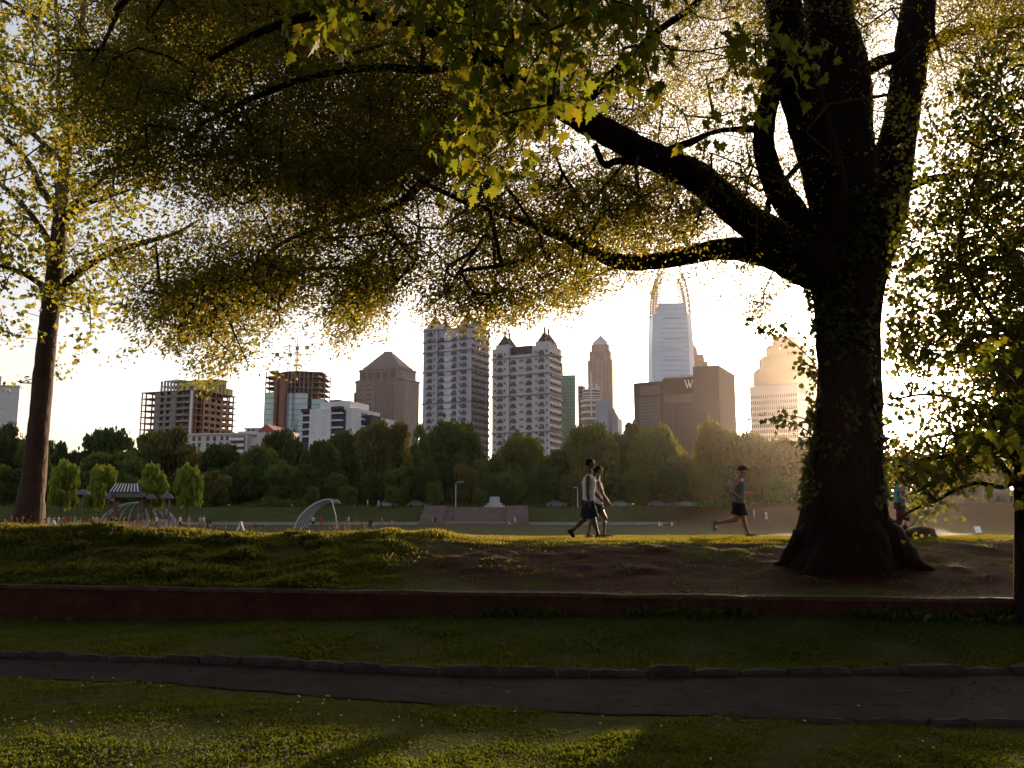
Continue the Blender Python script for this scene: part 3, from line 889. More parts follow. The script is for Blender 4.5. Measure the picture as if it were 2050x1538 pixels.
b.repeat('canopy', MB().prism([(-11 * P, -2), (11 * P, -2), (13 * P, 0), (-13 * P, 0)], 0, 1.4), M_navy, [(-50 * P, -4, b.z(826), 0), (29 * P, -6.5, b.z(826), 0)])
b.repeat('window', MB().box(-1.1, 1.1, -.06, .2, -1.1, 1.1), M_glassl, [(x * P, -7, b.z(r_), 0) for x in (-28, -2) for r_ in (829, 843, 857, 871)])
b.repeat('side_window', MB().box(-2.6, 2.6, -.06, .2, -1.1, 1.1), M_glassd, [(62 * P, 3, b.z(r_), PI / 2) for r_ in (834, 848, 862)])
b.add('stair_head', MB().box(-14 * P, 8 * P, 1, 7, b.z(808), b.z(800)), M_navy)

# brown office with stepped octagonal top
b = Bld('brown_office_tower', 773, 620, -25, 'brown granite office tower with stepped octagonal roof')
b.root.scale = (.90, .80, 1)
P = b.P
def oct_(w_, d_, c, cx=0, cy=0):
    a, e = w_ / 2, d_ / 2
    return [(cx - a + c, cy - e), (cx + a - c, cy - e), (cx + a, cy - e + c), (cx + a, cy + e - c), (cx + a - c, cy + e), (cx - a + c, cy + e), (cx - a, cy + e - c), (cx - a, cy - e + c)]
w_ = MB().prism(oct_(128 * P, 100 * P, 15 * P), -8, b.z(768)).prism(oct_(112 * P, 90 * P, 12 * P), b.z(768), b.z(746)).prism(oct_(98 * P, 84 * P, 12 * P), b.z(746), b.z(738))
b.add('wall', w_, M_brown)
rf = MB().prism(oct_(92 * P, 78 * P, 10 * P), b.z(738), b.z(708), [(x * .24, y * .24) for x, y in oct_(92 * P, 78 * P, 14 * P)]).prism(oct_(20 * P, 16 * P, 4 * P), b.z(708), b.z(705))
b.add('roof', rf, mat('ribbed_brown_roof', (.23, .20, .20), .6, .1, .3))
st = MB(); 
for py in np.arange(774, 880, 9.2):
    z = b.z(py)
    st.box(-47 * P, -37 * P, -50.3 * P, -49 * P, z - 3.6 * P, z)
    st.box(-25 * P, -13 * P, -50.3 * P, -49 * P, z - 3.6 * P, z)
for k in range(7):
    x = (-2 + k * 7.2) * P
    st.box(x, x + .8, -50.2 * P, -49.8 * P, -5, b.z(771))
b.add('window_band', st, M_brownd)
b.add('side_window_band', MB().box(-60 * P, -50 * P, -48 * P, -42 * P, 0, b.z(788)), M_brownd)
tp = MB()
for k in range(-2, 3): tp.box(k * 19 * P - 7 * P, k * 19 * P + 7 * P, -45.4 * P, -44.6 * P, b.z(764), b.z(750))
b.add('window', tp, M_brownd)
b.add('cornice', MB().prism(oct_(131 * P, 103 * P, 15 * P), b.z(768) + .02, b.z(768) + 1.2).prism(oct_(115 * P, 93 * P, 12 * P), b.z(746) + .02, b.z(746) + 1.0), M_brown)
ln = MB()
for k in range(8):
    t = k / 8; s_ = 1 - .76 * t
    z = b.z(738) + (b.z(708) - b.z(738)) * t
    ln.prism([(x * s_ * 1.01, y * s_ * 1.01) for x, y in oct_(92 * P, 78 * P, 10 * P)], z, z + .35)
b.add('roof_rib', ln, M_brown)
slab_brown = 0

# green glass block and its brown neighbour
b = Bld('green_glass_block', 1139, 560, -8, 'green glass office block beside the shorter turreted tower')
P = b.P; H = b.z(757)
b.add('wall', MB().box(-30 * P, 17 * P, -12, 12, -8, H).box(-30 * P, -8 * P, -10, 10, H, b.z(735)), M_green)
gl = MB()
for py in np.arange(760, 905, 6.5): gl.box(-30.2 * P, 17.2 * P, -12.15, -11.9, b.z(py), b.z(py) + .5)
for x in np.arange(-27, 17, 5.5): gl.box(x * P, x * P + .25, -12.25, -12.0, -5, H - .5)
b.add('mullion', gl, mat('green_mullion', (.07, .13, .10), .5, 0))
b = Bld('brown_slab_block', 1160, 600, 0, 'narrow brown block squeezed in right of the green glass block')
P = b.P
b.add('wall', MB().box(-7 * P, 9 * P, -6, 10, -8, b.z(775)), M_brown)
b.repeat('window', MB().box(-3.5 * P, 5.5 * P, -.08, .2, 0, 1.4), M_brownd, [(0, -6, b.z(py), 0) for py in np.arange(782, 880, 8)])

# pointed brown tower
b = Bld('pointed_tower', 1206, 900, -16, 'slender brown tower with a glass pyramid tip')
P = b.P
w_ = MB().prism(oct_(50 * P, 40 * P, 5 * P), -8, b.z(724)).prism(oct_(44 * P, 35 * P, 5 * P), b.z(724), b.z(706)).prism(oct_(36 * P, 30 * P, 5 * P), b.z(706), b.z(692))
b.add('wall', w_, M_brown)
b.add('glass_crown', MB().prism(oct_(30 * P, 26 * P, 4 * P), b.z(692), b.z(686)).cone(oct_(28 * P, 25 * P, 4 * P), b.z(686), (0, 0, b.z(671))), M_glassl)
st = MB()
for x in (-17, -11, 9, 15): st.box(x * P, (x + 2.2) * P, -20.15 * P, -19.8 * P, 0, b.z(729))
for x in (-9, -3, 3): st.box(x * P, (x + 3) * P, -17.7 * P, -17.3 * P, b.z(722), b.z(708))
b.add('window_strip', st, M_brownd)
b.repeat('window', MB().box(-2.4 * P, 2.4 * P, -.15, .3, 0, 2.2 * P), M_brownd, [(0, -20 * P, b.z(py), 0) for py in np.arange(734, 830, 6)])

# stepped white-banded tower with roof fins, and blue wedge
b = Bld('banded_tower', 1186, 540, 0, 'small rounded tower with white bands, roof spikes and tall mast')
P = b.P
for nm, r_, y0, y1, m in (('wall', 22, 905, 800, M_brown), ('upper_wall', 17, 800, 783, M_brown)):
    b.add(nm, MB().prism(arc(r_ * P, 0, 2 * PI * 23 / 24, 23), b.z(y0), b.z(y1)), m)
bd = MB()
for py in (868, 856, 842, 829, 816, 806): bd.prism(arc(22.6 * P, 0, 2 * PI * 23 / 24, 23), b.z(py), b.z(py) + 1.3)
for py in (800, 795, 789, 783): bd.prism(arc(19 * P, 0, 2 * PI * 23 / 24, 23), b.z(py), b.z(py) + .7)
b.add('balcony_band', bd, M_white)
sp = MB()
for k in range(7):
    a = PI + k * PI / 6; sp.tube([(17 * P * math.cos(a), 17 * P * math.sin(a), b.z(783)), (14 * P * math.cos(a), 14 * P * math.sin(a), b.z(768 + abs(k - 3) * 2))], .35, 4)
b.add('roof_fin', sp, M_white)
b.add('mast', MB().tube([(-3 * P, -23 * P, b.z(835)), (-3 * P, -23 * P, b.z(748))], .5, 5), M_white)
b = Bld('blue_grey_wedge', 1216, 500, -20, 'blue grey wedge building with a slanted glass side')
P = b.P
vs = MB(); zt = b.z(806); zr = b.z(838)
vs.add([(-18 * P, -6, -5), (8 * P, -6, -5), (22 * P, 6, -5), (-18 * P, 10, -5), (-18 * P, -6, zt + .5), (8 * P, -6, zt + 1), (22 * P, 6, zr), (-18 * P, 10, zt)], [(0, 3, 2, 1), (4, 5, 6, 7), (0, 1, 5, 4), (1, 2, 6, 5), (2, 3, 7, 6), (3, 0, 4, 7)])
vs.box(8.5 * P, 24 * P, -2, 9, -5, b.z(838))
b.add('wall', vs, mat('blue_grey_panel', (.32, .35, .44), .6, .08, .2))
b.repeat('window', MB().box(-1.6 * P, 1.6 * P, -.06, .2, 0, 1.3), M_glassd, [(x * P, -6, b.z(py), 0) for x in (-13, -7, -1) for py in np.arange(852, 880, 7)])

# pale blue glass tower with twin lattice fins
b = Bld('twin_fin_tower', 1354, 740, 0, 'pale blue glass skyscraper with two tall lattice fins on top')
P = b.P
def fw(py):
    return np.interp(py, [548, 560, 580, 600, 628, 680, 740, 800, 905], [25, 30, 34.5, 37, 39, 42, 43, 43, 43]) * P
w_ = MB(); ys_ = [905, 800, 740, 680, 654, 628]
for a_, c_ in zip(ys_[:-1], ys_[1:]):
    A, C = fw(a_), fw(c_)
    w_.prism([(-A, 3), (-A * .7, -4), (A * .7, -4), (A, 3), (A, 26), (-A, 26)], b.z(a_), b.z(c_), [(-C, 3), (-C * .7, -4), (C * .7, -4), (C, 3), (C, 26), (-C, 26)])
w_.prism([(-26 * P, 2), (26 * P, 2), (26 * P, 20), (-26 * P, 20)], b.z(628), b.z(607))
b.add('wall', w_, M_tower)
gl = MB()
for py in np.arange(632, 760, 9.3):
    A = fw(py); gl.box(-A * .7, A * .7, -4.12, -3.9, b.z(py), b.z(py) + .45)
for py in np.arange(640, 760, 21):
    A = fw(py); gl.box(-A * .45, A * .38, -4.16, -3.9, b.z(py), b.z(py) + 1.2)
for k in range(9): gl.box(-25 * P + k * 6.1 * P, -25 * P + k * 6.1 * P + .35, 1.8, 2.1, b.z(628), b.z(607))
gl.box(-26 * P, 26 * P, 1.75, 2.05, b.z(618), b.z(618) + .5).box(-26 * P, 26 * P, 1.75, 2.05, b.z(608), b.z(607) + .5)
b.add('mullion', gl, M_mull)
for sg in (-1, 1):
    L = MB()
    rows_ = np.arange(628, 544, -5.2)
    inn = lambda py: np.interp(py, [548, 560, 576, 607, 628], [22, 21, 21.5, 26, 28]) * P
    for yy in (4, 22):
        L.tube([(sg * fw(r_), yy, b.z(r_)) for r_ in rows_], .75, 5); L.tube([(sg * inn(r_), yy, b.z(r_)) for r_ in rows_], .45, 5)
        for r0, r1 in zip(rows_[:-1], rows_[1:]):
            L.tube([(sg * fw(r0), yy, b.z(r0)), (sg * inn(r1), yy, b.z(r1))], .33, 4); L.tube([(sg * inn(r0), yy, b.z(r0)), (sg * fw(r1), yy, b.z(r1))], .33, 4)
            L.tube([(sg * inn(r0), yy, b.z(r0)), (sg * fw(r0), yy, b.z(r0))], .33, 4)
            mid = (r0 + r1) / 2
            L.tube([(sg * (fw(r0) + inn(r0)) / 2, yy, b.z(r0)), (sg * fw(mid), yy, b.z(mid))], .28, 4)
    for r_ in rows_[::2]: L.tube([(sg * fw(r_), 4, b.z(r_)), (sg * fw(r_), 22, b.z(r_))], .35, 4)
    b.add('fin', L, M_fin)

# tan tower behind the glass one
b = Bld('tan_stepped_tower', 1398, 880, -14, 'tan stone tower with stepped shoulder right behind the twin fin skyscraper')
P = b.P
b.add('wall', MB().box(-30 * P, 4 * P, -8, 26, -8, b.z(700)).box(4 * P, 17 * P, -6, 24, -8, b.z(712)).box(17 * P, 24 * P, -4, 20, -8, b.z(726)).cone([(-30 * P, -8), (4 * P, -8), (4 * P, 26), (-30 * P, 26)], b.z(700), (-26 * P, 8, b.z(655))), M_tan)
b.repeat('window', MB().box(-1.8 * P, 1.8 * P, -.1, .3, 0, 4.5 * P), M_tand, [(x * P, -8, b.z(py), 0) for x in (-2,) for py in (718, 732, 746)] + [(x * P, -6, b.z(py), 0) for x in (10,) for py in (724, 738)])

# dark hotel block with the letter on its band
b = Bld('dark_hotel_block', 1373, 470, -27, 'dark taupe hotel block with a white letter W high on its band')
P = b.P; H = b.z(760)
w_ = MB()
w_.box(-94 * P, 34 * P, -10, 26, -8, b.z(766))
w_.box(34 * P, 84 * P, -14, 22, -8, b.z(745))
b.add('wall', w_, M_hotel)
b.add('sign_band', MB().box(-31 * P, 34 * P, -11.2, -10, b.z(793), b.z(762)), M_hoteld)
b.add('upper_block', MB().box(-30 * P, 33.9 * P, -9, 20, b.z(766), b.z(757)), M_lilac2)
b.add('joint', MB().box(-36 * P, -33 * P, -10.6, -9.9, -5, b.z(770)).box(-5 * P, -3 * P, -10.5, -9.9, b.z(872), b.z(816)).box(-5 * P, 33.8 * P, -10.5, -9.9, b.z(816), b.z(816) + .7).box(-22 * P, -3.2 * P, -10.5, -9.9, b.z(873), b.z(873) + .7)
      .box(32.4 * P, 34 * P, -10.7, -10, -5, b.z(794)).box(-84 * P, -36.2 * P, -10.6, -9.9, b.z(773), b.z(773) + 1.2).box(-84 * P, -36.2 * P, -10.6, -9.9, b.z(797), b.z(797) + 1.6).box(-84 * P, -82 * P, -10.6, -9.9, b.z(796.8), b.z(774)), M_hoteld)
pl_ = [(x * P, -10, b.z(py), 0) for py in np.arange(800, 880, 6.4) for x in np.arange(-79, -38, 5.4)] + [(x * P, -10, b.z(py), 0) for py in np.arange(797, 812, 6.2) for x in np.arange(-29, 30, 5.4)] + [(x * P, -10, b.z(py), 0) for py in (779, 785, 791) for x in np.arange(-79, -38, 5.4)]
b.repeat('window', MB().box(-2.3 * P, 2.3 * P, -.09, .2, 0, 4.7 * P), mat('taupe_window', (.08, .068, .088), .5, .35, .25, spec=.6), pl_)
# the letter W, made of four strokes
lt = MB(); zt, zb_ = b.z(767.5), b.z(784)
xw = [16.5, 20.2, 24.2, 28.2, 32.0]
def stroke(x0, z0, x1, z1, t):
    lt.add([(x0 * P, -11.5, z0), (x0 * P + t, -11.5, z0), (x1 * P + t, -11.5, z1), (x1 * P, -11.5, z1), (x0 * P, -11.2, z0), (x0 * P + t, -11.2, z0), (x1 * P + t, -11.2, z1), (x1 * P, -11.2, z1)],
           [(0, 1, 2, 3), (7, 6, 5, 4), (0, 4, 5, 1), (1, 5, 6, 2), (2, 6, 7, 3), (3, 7, 4, 0)])
t_ = .55
stroke(13.5, zt, 18.0, zb_, t_); stroke(18.0, zb_, 22.3, zt - .8, t_ * .6); stroke(19.8, zt, 24.4, zb_, t_); stroke(24.4, zb_, 29.2, zt, t_ * .6)
b.add('sign_letter', lt, M_sign)

# stepped tan skyscraper behind the white office
b = Bld('stepped_skyscraper', 1582, 1040, -5, 'hazy tan skyscraper with stair-stepped shoulders behind the white office block')
P = b.P
w_ = MB()
for hw_, yt in ((66, 741), (53, 717), (39, 694), (25, 676)):
    w_.box(-hw_ * P * .93, hw_ * P * .93, -hw_ * P * .45, hw_ * P * .45, -8 if hw_ == 66 else b.z(745), b.z(yt))
b.add('wall', w_, M_tan)
st = MB()
for x in (-52, -32, -12, 8, 28, 44): st.box(x * P, (x + 8) * P, -30.3 * P, -29.4 * P, 0, b.z(790))
b.add('window_strip', st, M_tand)
# white office block with window grid
b = Bld('white_office_block', 1566, 600, -30, 'white office block with long rows of small windows left of the oak trunk')
P = b.P; W_, DD, H = 92 * P, 110 * P, b.z(778)
b.add('wall', MB().box(-W_ / 2, W_ / 2, -DD / 2, DD / 2, -8, H), M_offw)
wp = []
for f_ in range(11):
    z = H - 8.6 - f_ * 3.9
    for k in range(22): wp.append(fpos('F', W_, DD, -W_ / 2 + (k + .6) * W_ / 22.3, z))
    for k in range(16): wp.append(fpos('R', W_, DD, -DD / 2 + (k + .6) * DD / 16.3, z))
b.repeat('window', MB().box(-.45, .45, -.1, .2, 0, 2.2), mat('taupe_glass', (.16, .12, .13), .3, 0, spec=.5), wp)
# ---------------------------------------------------------------- near trees
def grid_rows(txt, ncol=41):
    rows = []
    for line in txt.strip().splitlines():
        r_ = []
        for t in line.split():
            if '*' in t:
                a, c = t.split('*'); r_ += [float(a)] * int(c)
            else: r_.append(float(t))
        r_ += [0] * (ncol - len(r_))
        rows.append(r_[:ncol])
    return np.array(rows)
def gsample(G, px, py, cell=50, y0=0):
    """bilinear look-up of the density table"""
    u = np.clip(px / cell - .5, 0, G.shape[1] - 1.001); v = np.clip((py - y0) / cell - .5, 0, G.shape[0] - 1.001)
    i = u.astype(int); j = v.astype(int); fu = u - i; fv = v - j
    return (G[j, i] * (1 - fu) * (1 - fv) + G[j, i + 1] * fu * (1 - fv) + G[j + 1, i] * (1 - fu) * fv + G[j + 1, i + 1] * fu * fv)
def at_np(px, py, Y):
    u = (769 - py) / F; v = (px - 1025) / F; dy = CP - u * SP
    return np.stack([v * Y / dy, Y + 0 * px, EYE + Y * (u * CP + SP) / dy], -1)

def spray_centres(G, depth_fn, leaf_px2, per, rng, gain=1.0, x0=-150, x1=2200, y0=-60, y1=1100, dmax=9.4):
    """random spray centres whose number follows the wanted cover of the crown"""
    area = (x1 - x0) * (y1 - y0)
    kmax = -math.log(1 - 9.25 / dmax)
    n = int(area * kmax * gain / (leaf_px2 * per))
    px = rng.uniform(x0, x1, n); py = rng.uniform(y0, y1, n)
    d = gsample(G, px, py)
    k = -np.log(1 - np.minimum(d, 9.25) / dmax)
    ok = rng.uniform(0, kmax, n) < k
    px, py = px[ok], py[ok]
    return at_np(px, py, depth_fn(px, py, rng))

def grow(skel, targets, rng, step=.45, up=.12):
    """skel: list of (pos, radius). Returns nodes, parents after linking every target to its nearest node"""
    N = [np.array(p, float) for p, _ in skel]
    par = [-1] * len(N)
    arr = np.zeros((len(N) + 40 * len(targets) + 10, 3)); arr[:len(N)] = np.array(N)
    cnt = len(N)
    par = np.full(len(arr), -1)
    d0 = np.min(np.linalg.norm(targets[:, None, :] - arr[None, :cnt:2, :], axis=-1), axis=1) if len(targets) < 6000 else np.zeros(len(targets))
    order = np.argsort(d0)
    ends = []
    for ti in order:
        t = targets[ti]
        dd = np.sum((arr[:cnt] - t) ** 2, axis=1)
        j = int(np.argmin(dd)); a = arr[j]
        L = math.sqrt(dd[j])
        m_ = max(1, int(L / step))
        if cnt + m_ >= len(arr): break
        off = rng.normal(size=3) * .10 * L
        prev = j
        for s_ in range(1, m_ + 1):
            f = s_ / m_
            p = a + (t - a) * f + (off + np.array([0, 0, up * L])) * math.sin(PI * f) * .6
            arr[cnt] = p; par[cnt] = prev; prev = cnt; cnt += 1
        ends.append(prev)
    return arr[:cnt], par[:cnt], len(skel)

def twig_mesh(name, arr, par, nsk, m, r0=.004, pw=.48, k=4, rmax=.06):
    cnt = len(arr)
    w_ = np.ones(cnt)
    for i in range(cnt - 1, nsk - 1, -1):
        if par[i] >= 0: w_[par[i]] += w_[i] * (1 if par[i] >= nsk else 0)
    idx = np.arange(nsk, cnt)
    a = arr[par[idx]]; c = arr[idx]
    rc = np.minimum(r0 * w_[idx] ** pw, rmax)
    ra = np.where(par[idx] >= nsk, np.minimum(r0 * w_[np.maximum(par[idx], 0)] ** pw, rmax), rc * 1.25)
    d = unit(c - a)
    ref = np.where(np.abs(d[:, 2:3]) > .9, np.array([[1., 0, 0]]), np.array([[0, 0, 1.]]))
    u = unit(np.cross(d, ref)); v = np.cross(d, u)
    quads = []
    for j in range(k):
        t0, t1 = 2 * PI * j / k, 2 * PI * (j + 1) / k
        p0 = u * math.cos(t0) + v * math.sin(t0); p1 = u * math.cos(t1) + v * math.sin(t1)
        quads.append(np.stack([a + p0 * ra[:, None], a + p1 * ra[:, None], c + p1 * rc[:, None], c + p0 * rc[:, None]], 1))
    V = np.concatenate(quads).reshape(-1, 3)
    return mesh_np(name, V, 4, m, smooth=True)

def spline(P, n):
    P = [np.array(p, float) for p in P]
    P = [2 * P[0] - P[1]] + P + [2 * P[-1] - P[-2]]
    out = []
    for i in range(1, len(P) - 2):
        for j in range(n):
            t = j / n
            out.append(.5 * ((2 * P[i]) + (-P[i - 1] + P[i + 1]) * t + (2 * P[i - 1] - 5 * P[i] + 4 * P[i + 1] - P[i + 2]) * t * t + (-P[i - 1] + 3 * P[i] - 3 * P[i + 1] + P[i + 2]) * t ** 3))
    out.append(P[-2])
    return np.array(out)

def limb_pts(spec, depths, n=6):
    """spec: (py, px, r_px); depths: one per point or (first, last)"""
    if len(depths) == 2 and len(spec) != 2: depths = np.linspace(depths[0], depths[1], len(spec))
    Q = []
    for (py, px, r_), Y in zip(spec, depths):
        p = at(px, py, Y); Q.append((p.x, p.y, p.z, r_ / F * Y))
    return spline(Q, n)

def limb_mesh(mb, S, k=16, bark=.05, seed=0):
    pts = S[:, :3]; rad = S[:, 3]
    up = np.array([0, .0, 1.0])
    rings = []
    prev = None
    for i in range(len(pts)):
        d = pts[min(i + 1, len(pts) - 1)] - pts[max(i - 1, 0)]
        d = d / max(np.linalg.norm(d), 1e-6)
        if prev is None:
            a = np.cross(d, up); 
            if np.linalg.norm(a) < .2: a = np.cross(d, [1, 0, 0])
        else:
            a = prev - d * np.dot(prev, d)
        a = a / np.linalg.norm(a); prev = a
        b = np.cross(a, d)
        for j in range(k):
            t = 2 * PI * j / k
            q = pts[i] + (a * math.cos(t) + b * math.sin(t)) * rad[i]
            nz_ = mnoise.noise(Vector(q * 3.1 / max(.25, rad[i] * 3)) + Vector((seed, 0, 0))) + .5 * mnoise.noise(Vector(q * 9.0) + Vector((seed, 3, 0)))
            rings.append(q + (a * math.cos(t) + b * math.sin(t)) * rad[i] * bark * 2.2 * nz_)
    n = len(pts)
    fs = [(i * k + j, i * k + (j + 1) % k, (i + 1) * k + (j + 1) % k, (i + 1) * k + j) for i in range(n - 1) for j in range(k)]
    fs += [tuple(range(k - 1, -1, -1)), tuple((n - 1) * k + j for j in range(k))]
    mb.add(rings, fs)
    return mb

OAK_LEAF = [(0, 0), (.23, .5), (0, 1.0), (-.23, .5)]
BROAD_LEAF = [(0, 0), (.36, .18), (.42, .50), (.16, .80), (0, 1.0), (-.16, .80), (-.42, .50), (-.36, .18)]
SYC_LEAF = [(0, 0), (.42, .08), (.52, .45), (.26, .52), (.12, .72), (0, 1.0), (-.12, .72), (-.26, .52), (-.52, .45), (-.42, .08)]
MAPLE_LEAF = [(0, 0), (.20, -.04), (.42, .02), (.32, .16), (.58, .34), (.42, .38), (.44, .52), (.20, .50), (.26, .74), (.13, .74), (0, 1.05), (-.13, .74), (-.26, .74), (-.20, .50), (-.44, .52), (-.42, .38), (-.58, .34), (-.32, .16), (-.42, .02), (-.20, -.04)]

MAPLE_LEAF = [(x * .84, y) for x, y in MAPLE_LEAF]
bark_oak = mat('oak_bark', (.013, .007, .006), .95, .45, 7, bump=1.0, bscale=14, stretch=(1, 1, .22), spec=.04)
twig_m = mat('twig_bark', (.040, .028, .020), .9, .2, 6, spec=.15)
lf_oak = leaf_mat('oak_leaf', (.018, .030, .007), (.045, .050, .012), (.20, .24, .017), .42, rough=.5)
lf_oak2 = leaf_mat('oak_leaf_young', (.04, .05, .012), (.08, .07, .016), (.34, .33, .03), .46, rough=.5)
lf_syc = leaf_mat('sycamore_leaf', (.035, .060, .012), (.065, .090, .020), (.27, .31, .03), .46)
lf_map = leaf_mat('maple_leaf', (.050, .080, .012), (.080, .105, .018), (.19, .25, .018), .48)
lf_rt = leaf_mat('glossy_leaf', (.022, .038, .008), (.045, .062, .014), (.15, .19, .014), .42, rough=.4)
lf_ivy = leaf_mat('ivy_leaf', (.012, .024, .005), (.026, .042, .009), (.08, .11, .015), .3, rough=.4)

# ================================================================ the great oak
OG = grid_rows("""
0 0 1 6 9*8 8.6*11 7.6*8 6*4 2 3 5 7*3
0 0 2 7 9*16 8 8 8 6.5*4 5.5*4 4.5*4 2 3 5 7*3
0 0 3 8 9*8 8.6*6 8*5 6.5*4 5.5*4 4.5*4 2 2 4 6*3
0 0 0 7 9*3 7.6*4 8.6*3 8.6*6 7.5*3 6*4 5.5*4 3.5*4 2 2 4 5*3
0 0 0 5 8.6*3 6.5*4 7.5*3 9*4 8.4*3 6.6*7 5.5*2 3*3 2 2 3 5*3
0 0 0 1 6 7.4 6.4*4 7.6*4 9*3 8.4*3 7.4*3 6.4*5 5.2*3 3*3 2 2 3 4*3
0 0 0 0 5 6.4*4 7.4*3 9*4 8.6*2 7.6*5 6.4*5 5.2*3 4*3 2 2 2 2 2 2
0 0 0 1 5 5.4 6.8*3 8.6*4 8.2*3 6.6*2 6.6*5 6.4*5 5.2*3 3.5*3 0 0 1 1
0 0 0 0 3 5.5 7.6*8 7*2 5.2*2 6.8*8 5.4*5 3 2
0 0 0 0 2 5.5 7.6*8 6.4*2 3 1 5.6 6.8*6 4.8*4 3.6*3 2
0 0 0 0 1 4.4 7.4*6 5.5 5.5 5.5 4.4 3 0 5.4 6.4*3 5.4 4.4 2 1 2 3 3 3 2 1
0 0 0 0 0 2 5.4 6.4 6.4 5.4 5 3.2 3 4.4 5.6 3 .6 0 4.2 6.2 5.4 4.2 4 2 .7 0 0 0 0 1.6 2.4 .6
0 0 0 0 0 .6 4.2 5.2 4.2 3 2 1 0 .7 5.6 .8 0 0 2 4.2 4.2 1.6 .6 0 0 0 0 0 0 .6 1.8 .6
0 0 0 0 0 0 0 .6 3 2 1 .8 0 0 3 0 0 0 0 .7 0
0 0 0 0 0 0 0 0 1 1 0 .8 0
0
0
""")
OG = np.where(OG > 4.5, np.minimum(OG * 1.02 + .2, 9), OG)
OG[0:7, 3:20] = np.where(OG[0:7, 3:20] > 6, np.minimum(OG[0:7, 3:20] * 1.07, 9.25), OG[0:7, 3:20])
OX, OY = at(1698, 900, 14.5).x, 14.5
oak_base = gz(OX, 13.4) - .25
oak = empty('oak_tree', (0, 0, 0), label='great old oak with dark massive trunk and a crown arching over the whole view', cat='tree')
ob = MB()
prof = [(1215, 1470, 1880), (1190, 1500, 1852), (1150, 1540, 1818), (1100, 1578, 1793), (1050, 1602, 1772), (1000, 1615, 1765), (950, 1621, 1762), (900, 1627, 1759), (800, 1635, 1757), (700, 1639, 1755), (640, 1639, 1757), (590, 1630, 1762), (540, 1624, 1776), (490, 1636, 1792), (440, 1640, 1795), (400, 1636, 1790)]
cx_ = []; 
for py, xl, xr in prof:
    a, c = at(xl, py, 14.5), at(xr, py, 14.5)
    cx_.append((( a.x + c.x) / 2, 14.5, (a.z + c.z) / 2, (c.x - a.x) / 2))
S = spline(cx_, 9)
K = 72; rings = []
zb = S[0][2]
for (x, y, z, r_) in S:
    hgt = z - zb
    for j in range(K):
        t = 2 * PI * j / K
        flare = math.exp(-hgt / .45)
        rr = r_ * (1 + (.10 * math.cos(5 * t + .6) + .06 * math.cos(9 * t + 2)) * flare + .03 * math.cos(3 * t + hgt * .5))
        q = Vector((x + rr * math.cos(t), y + rr * math.sin(t) * .95, z))
        rid = abs(mnoise.noise(Vector((math.cos(t) * 9, math.sin(t) * 9, z * 1.6)))) * .05 + mnoise.noise(Vector((math.cos(t) * 2.2, math.sin(t) * 2.2, z * .9))) * .05
        s_ = (rid) * 1.0
        rings.append((q.x + math.cos(t) * s_, q.y + math.sin(t) * s_, z))
n_ = len(S)
fs = [(i * K + j, i * K + (j + 1) % K, (i + 1) * K + (j + 1) % K, (i + 1) * K + j) for i in range(n_ - 1) for j in range(K)] + [tuple((n_ - 1) * K + j for j in range(K))]
ob.add(rings, fs)
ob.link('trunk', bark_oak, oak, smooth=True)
for i, (a, L_) in enumerate([(-1.57, 1.5), (-2.3, 1.75), (-.85, 1.45), (-2.95, 1.5)]):
    ca, sa = math.cos(a), math.sin(a)
    P_ = []
    for t, r_ in ((.30, .34), (.50, .28), (.68, .20), (.82, .12), (.95, .05)):
        x, y = OX + ca * L_ * t + .1 * math.sin(i + t * 4) * t, OY + sa * L_ * t * .85
        P_.append((x, y, max(gz(x, y) + r_ * .05 - .02, 0) + max(0, (.80 - t)) * .9, r_))
    limb_mesh(MB(), spline(P_, 5), k=16, bark=.07, seed=200 + i).link('root', bark_oak, oak, smooth=True)
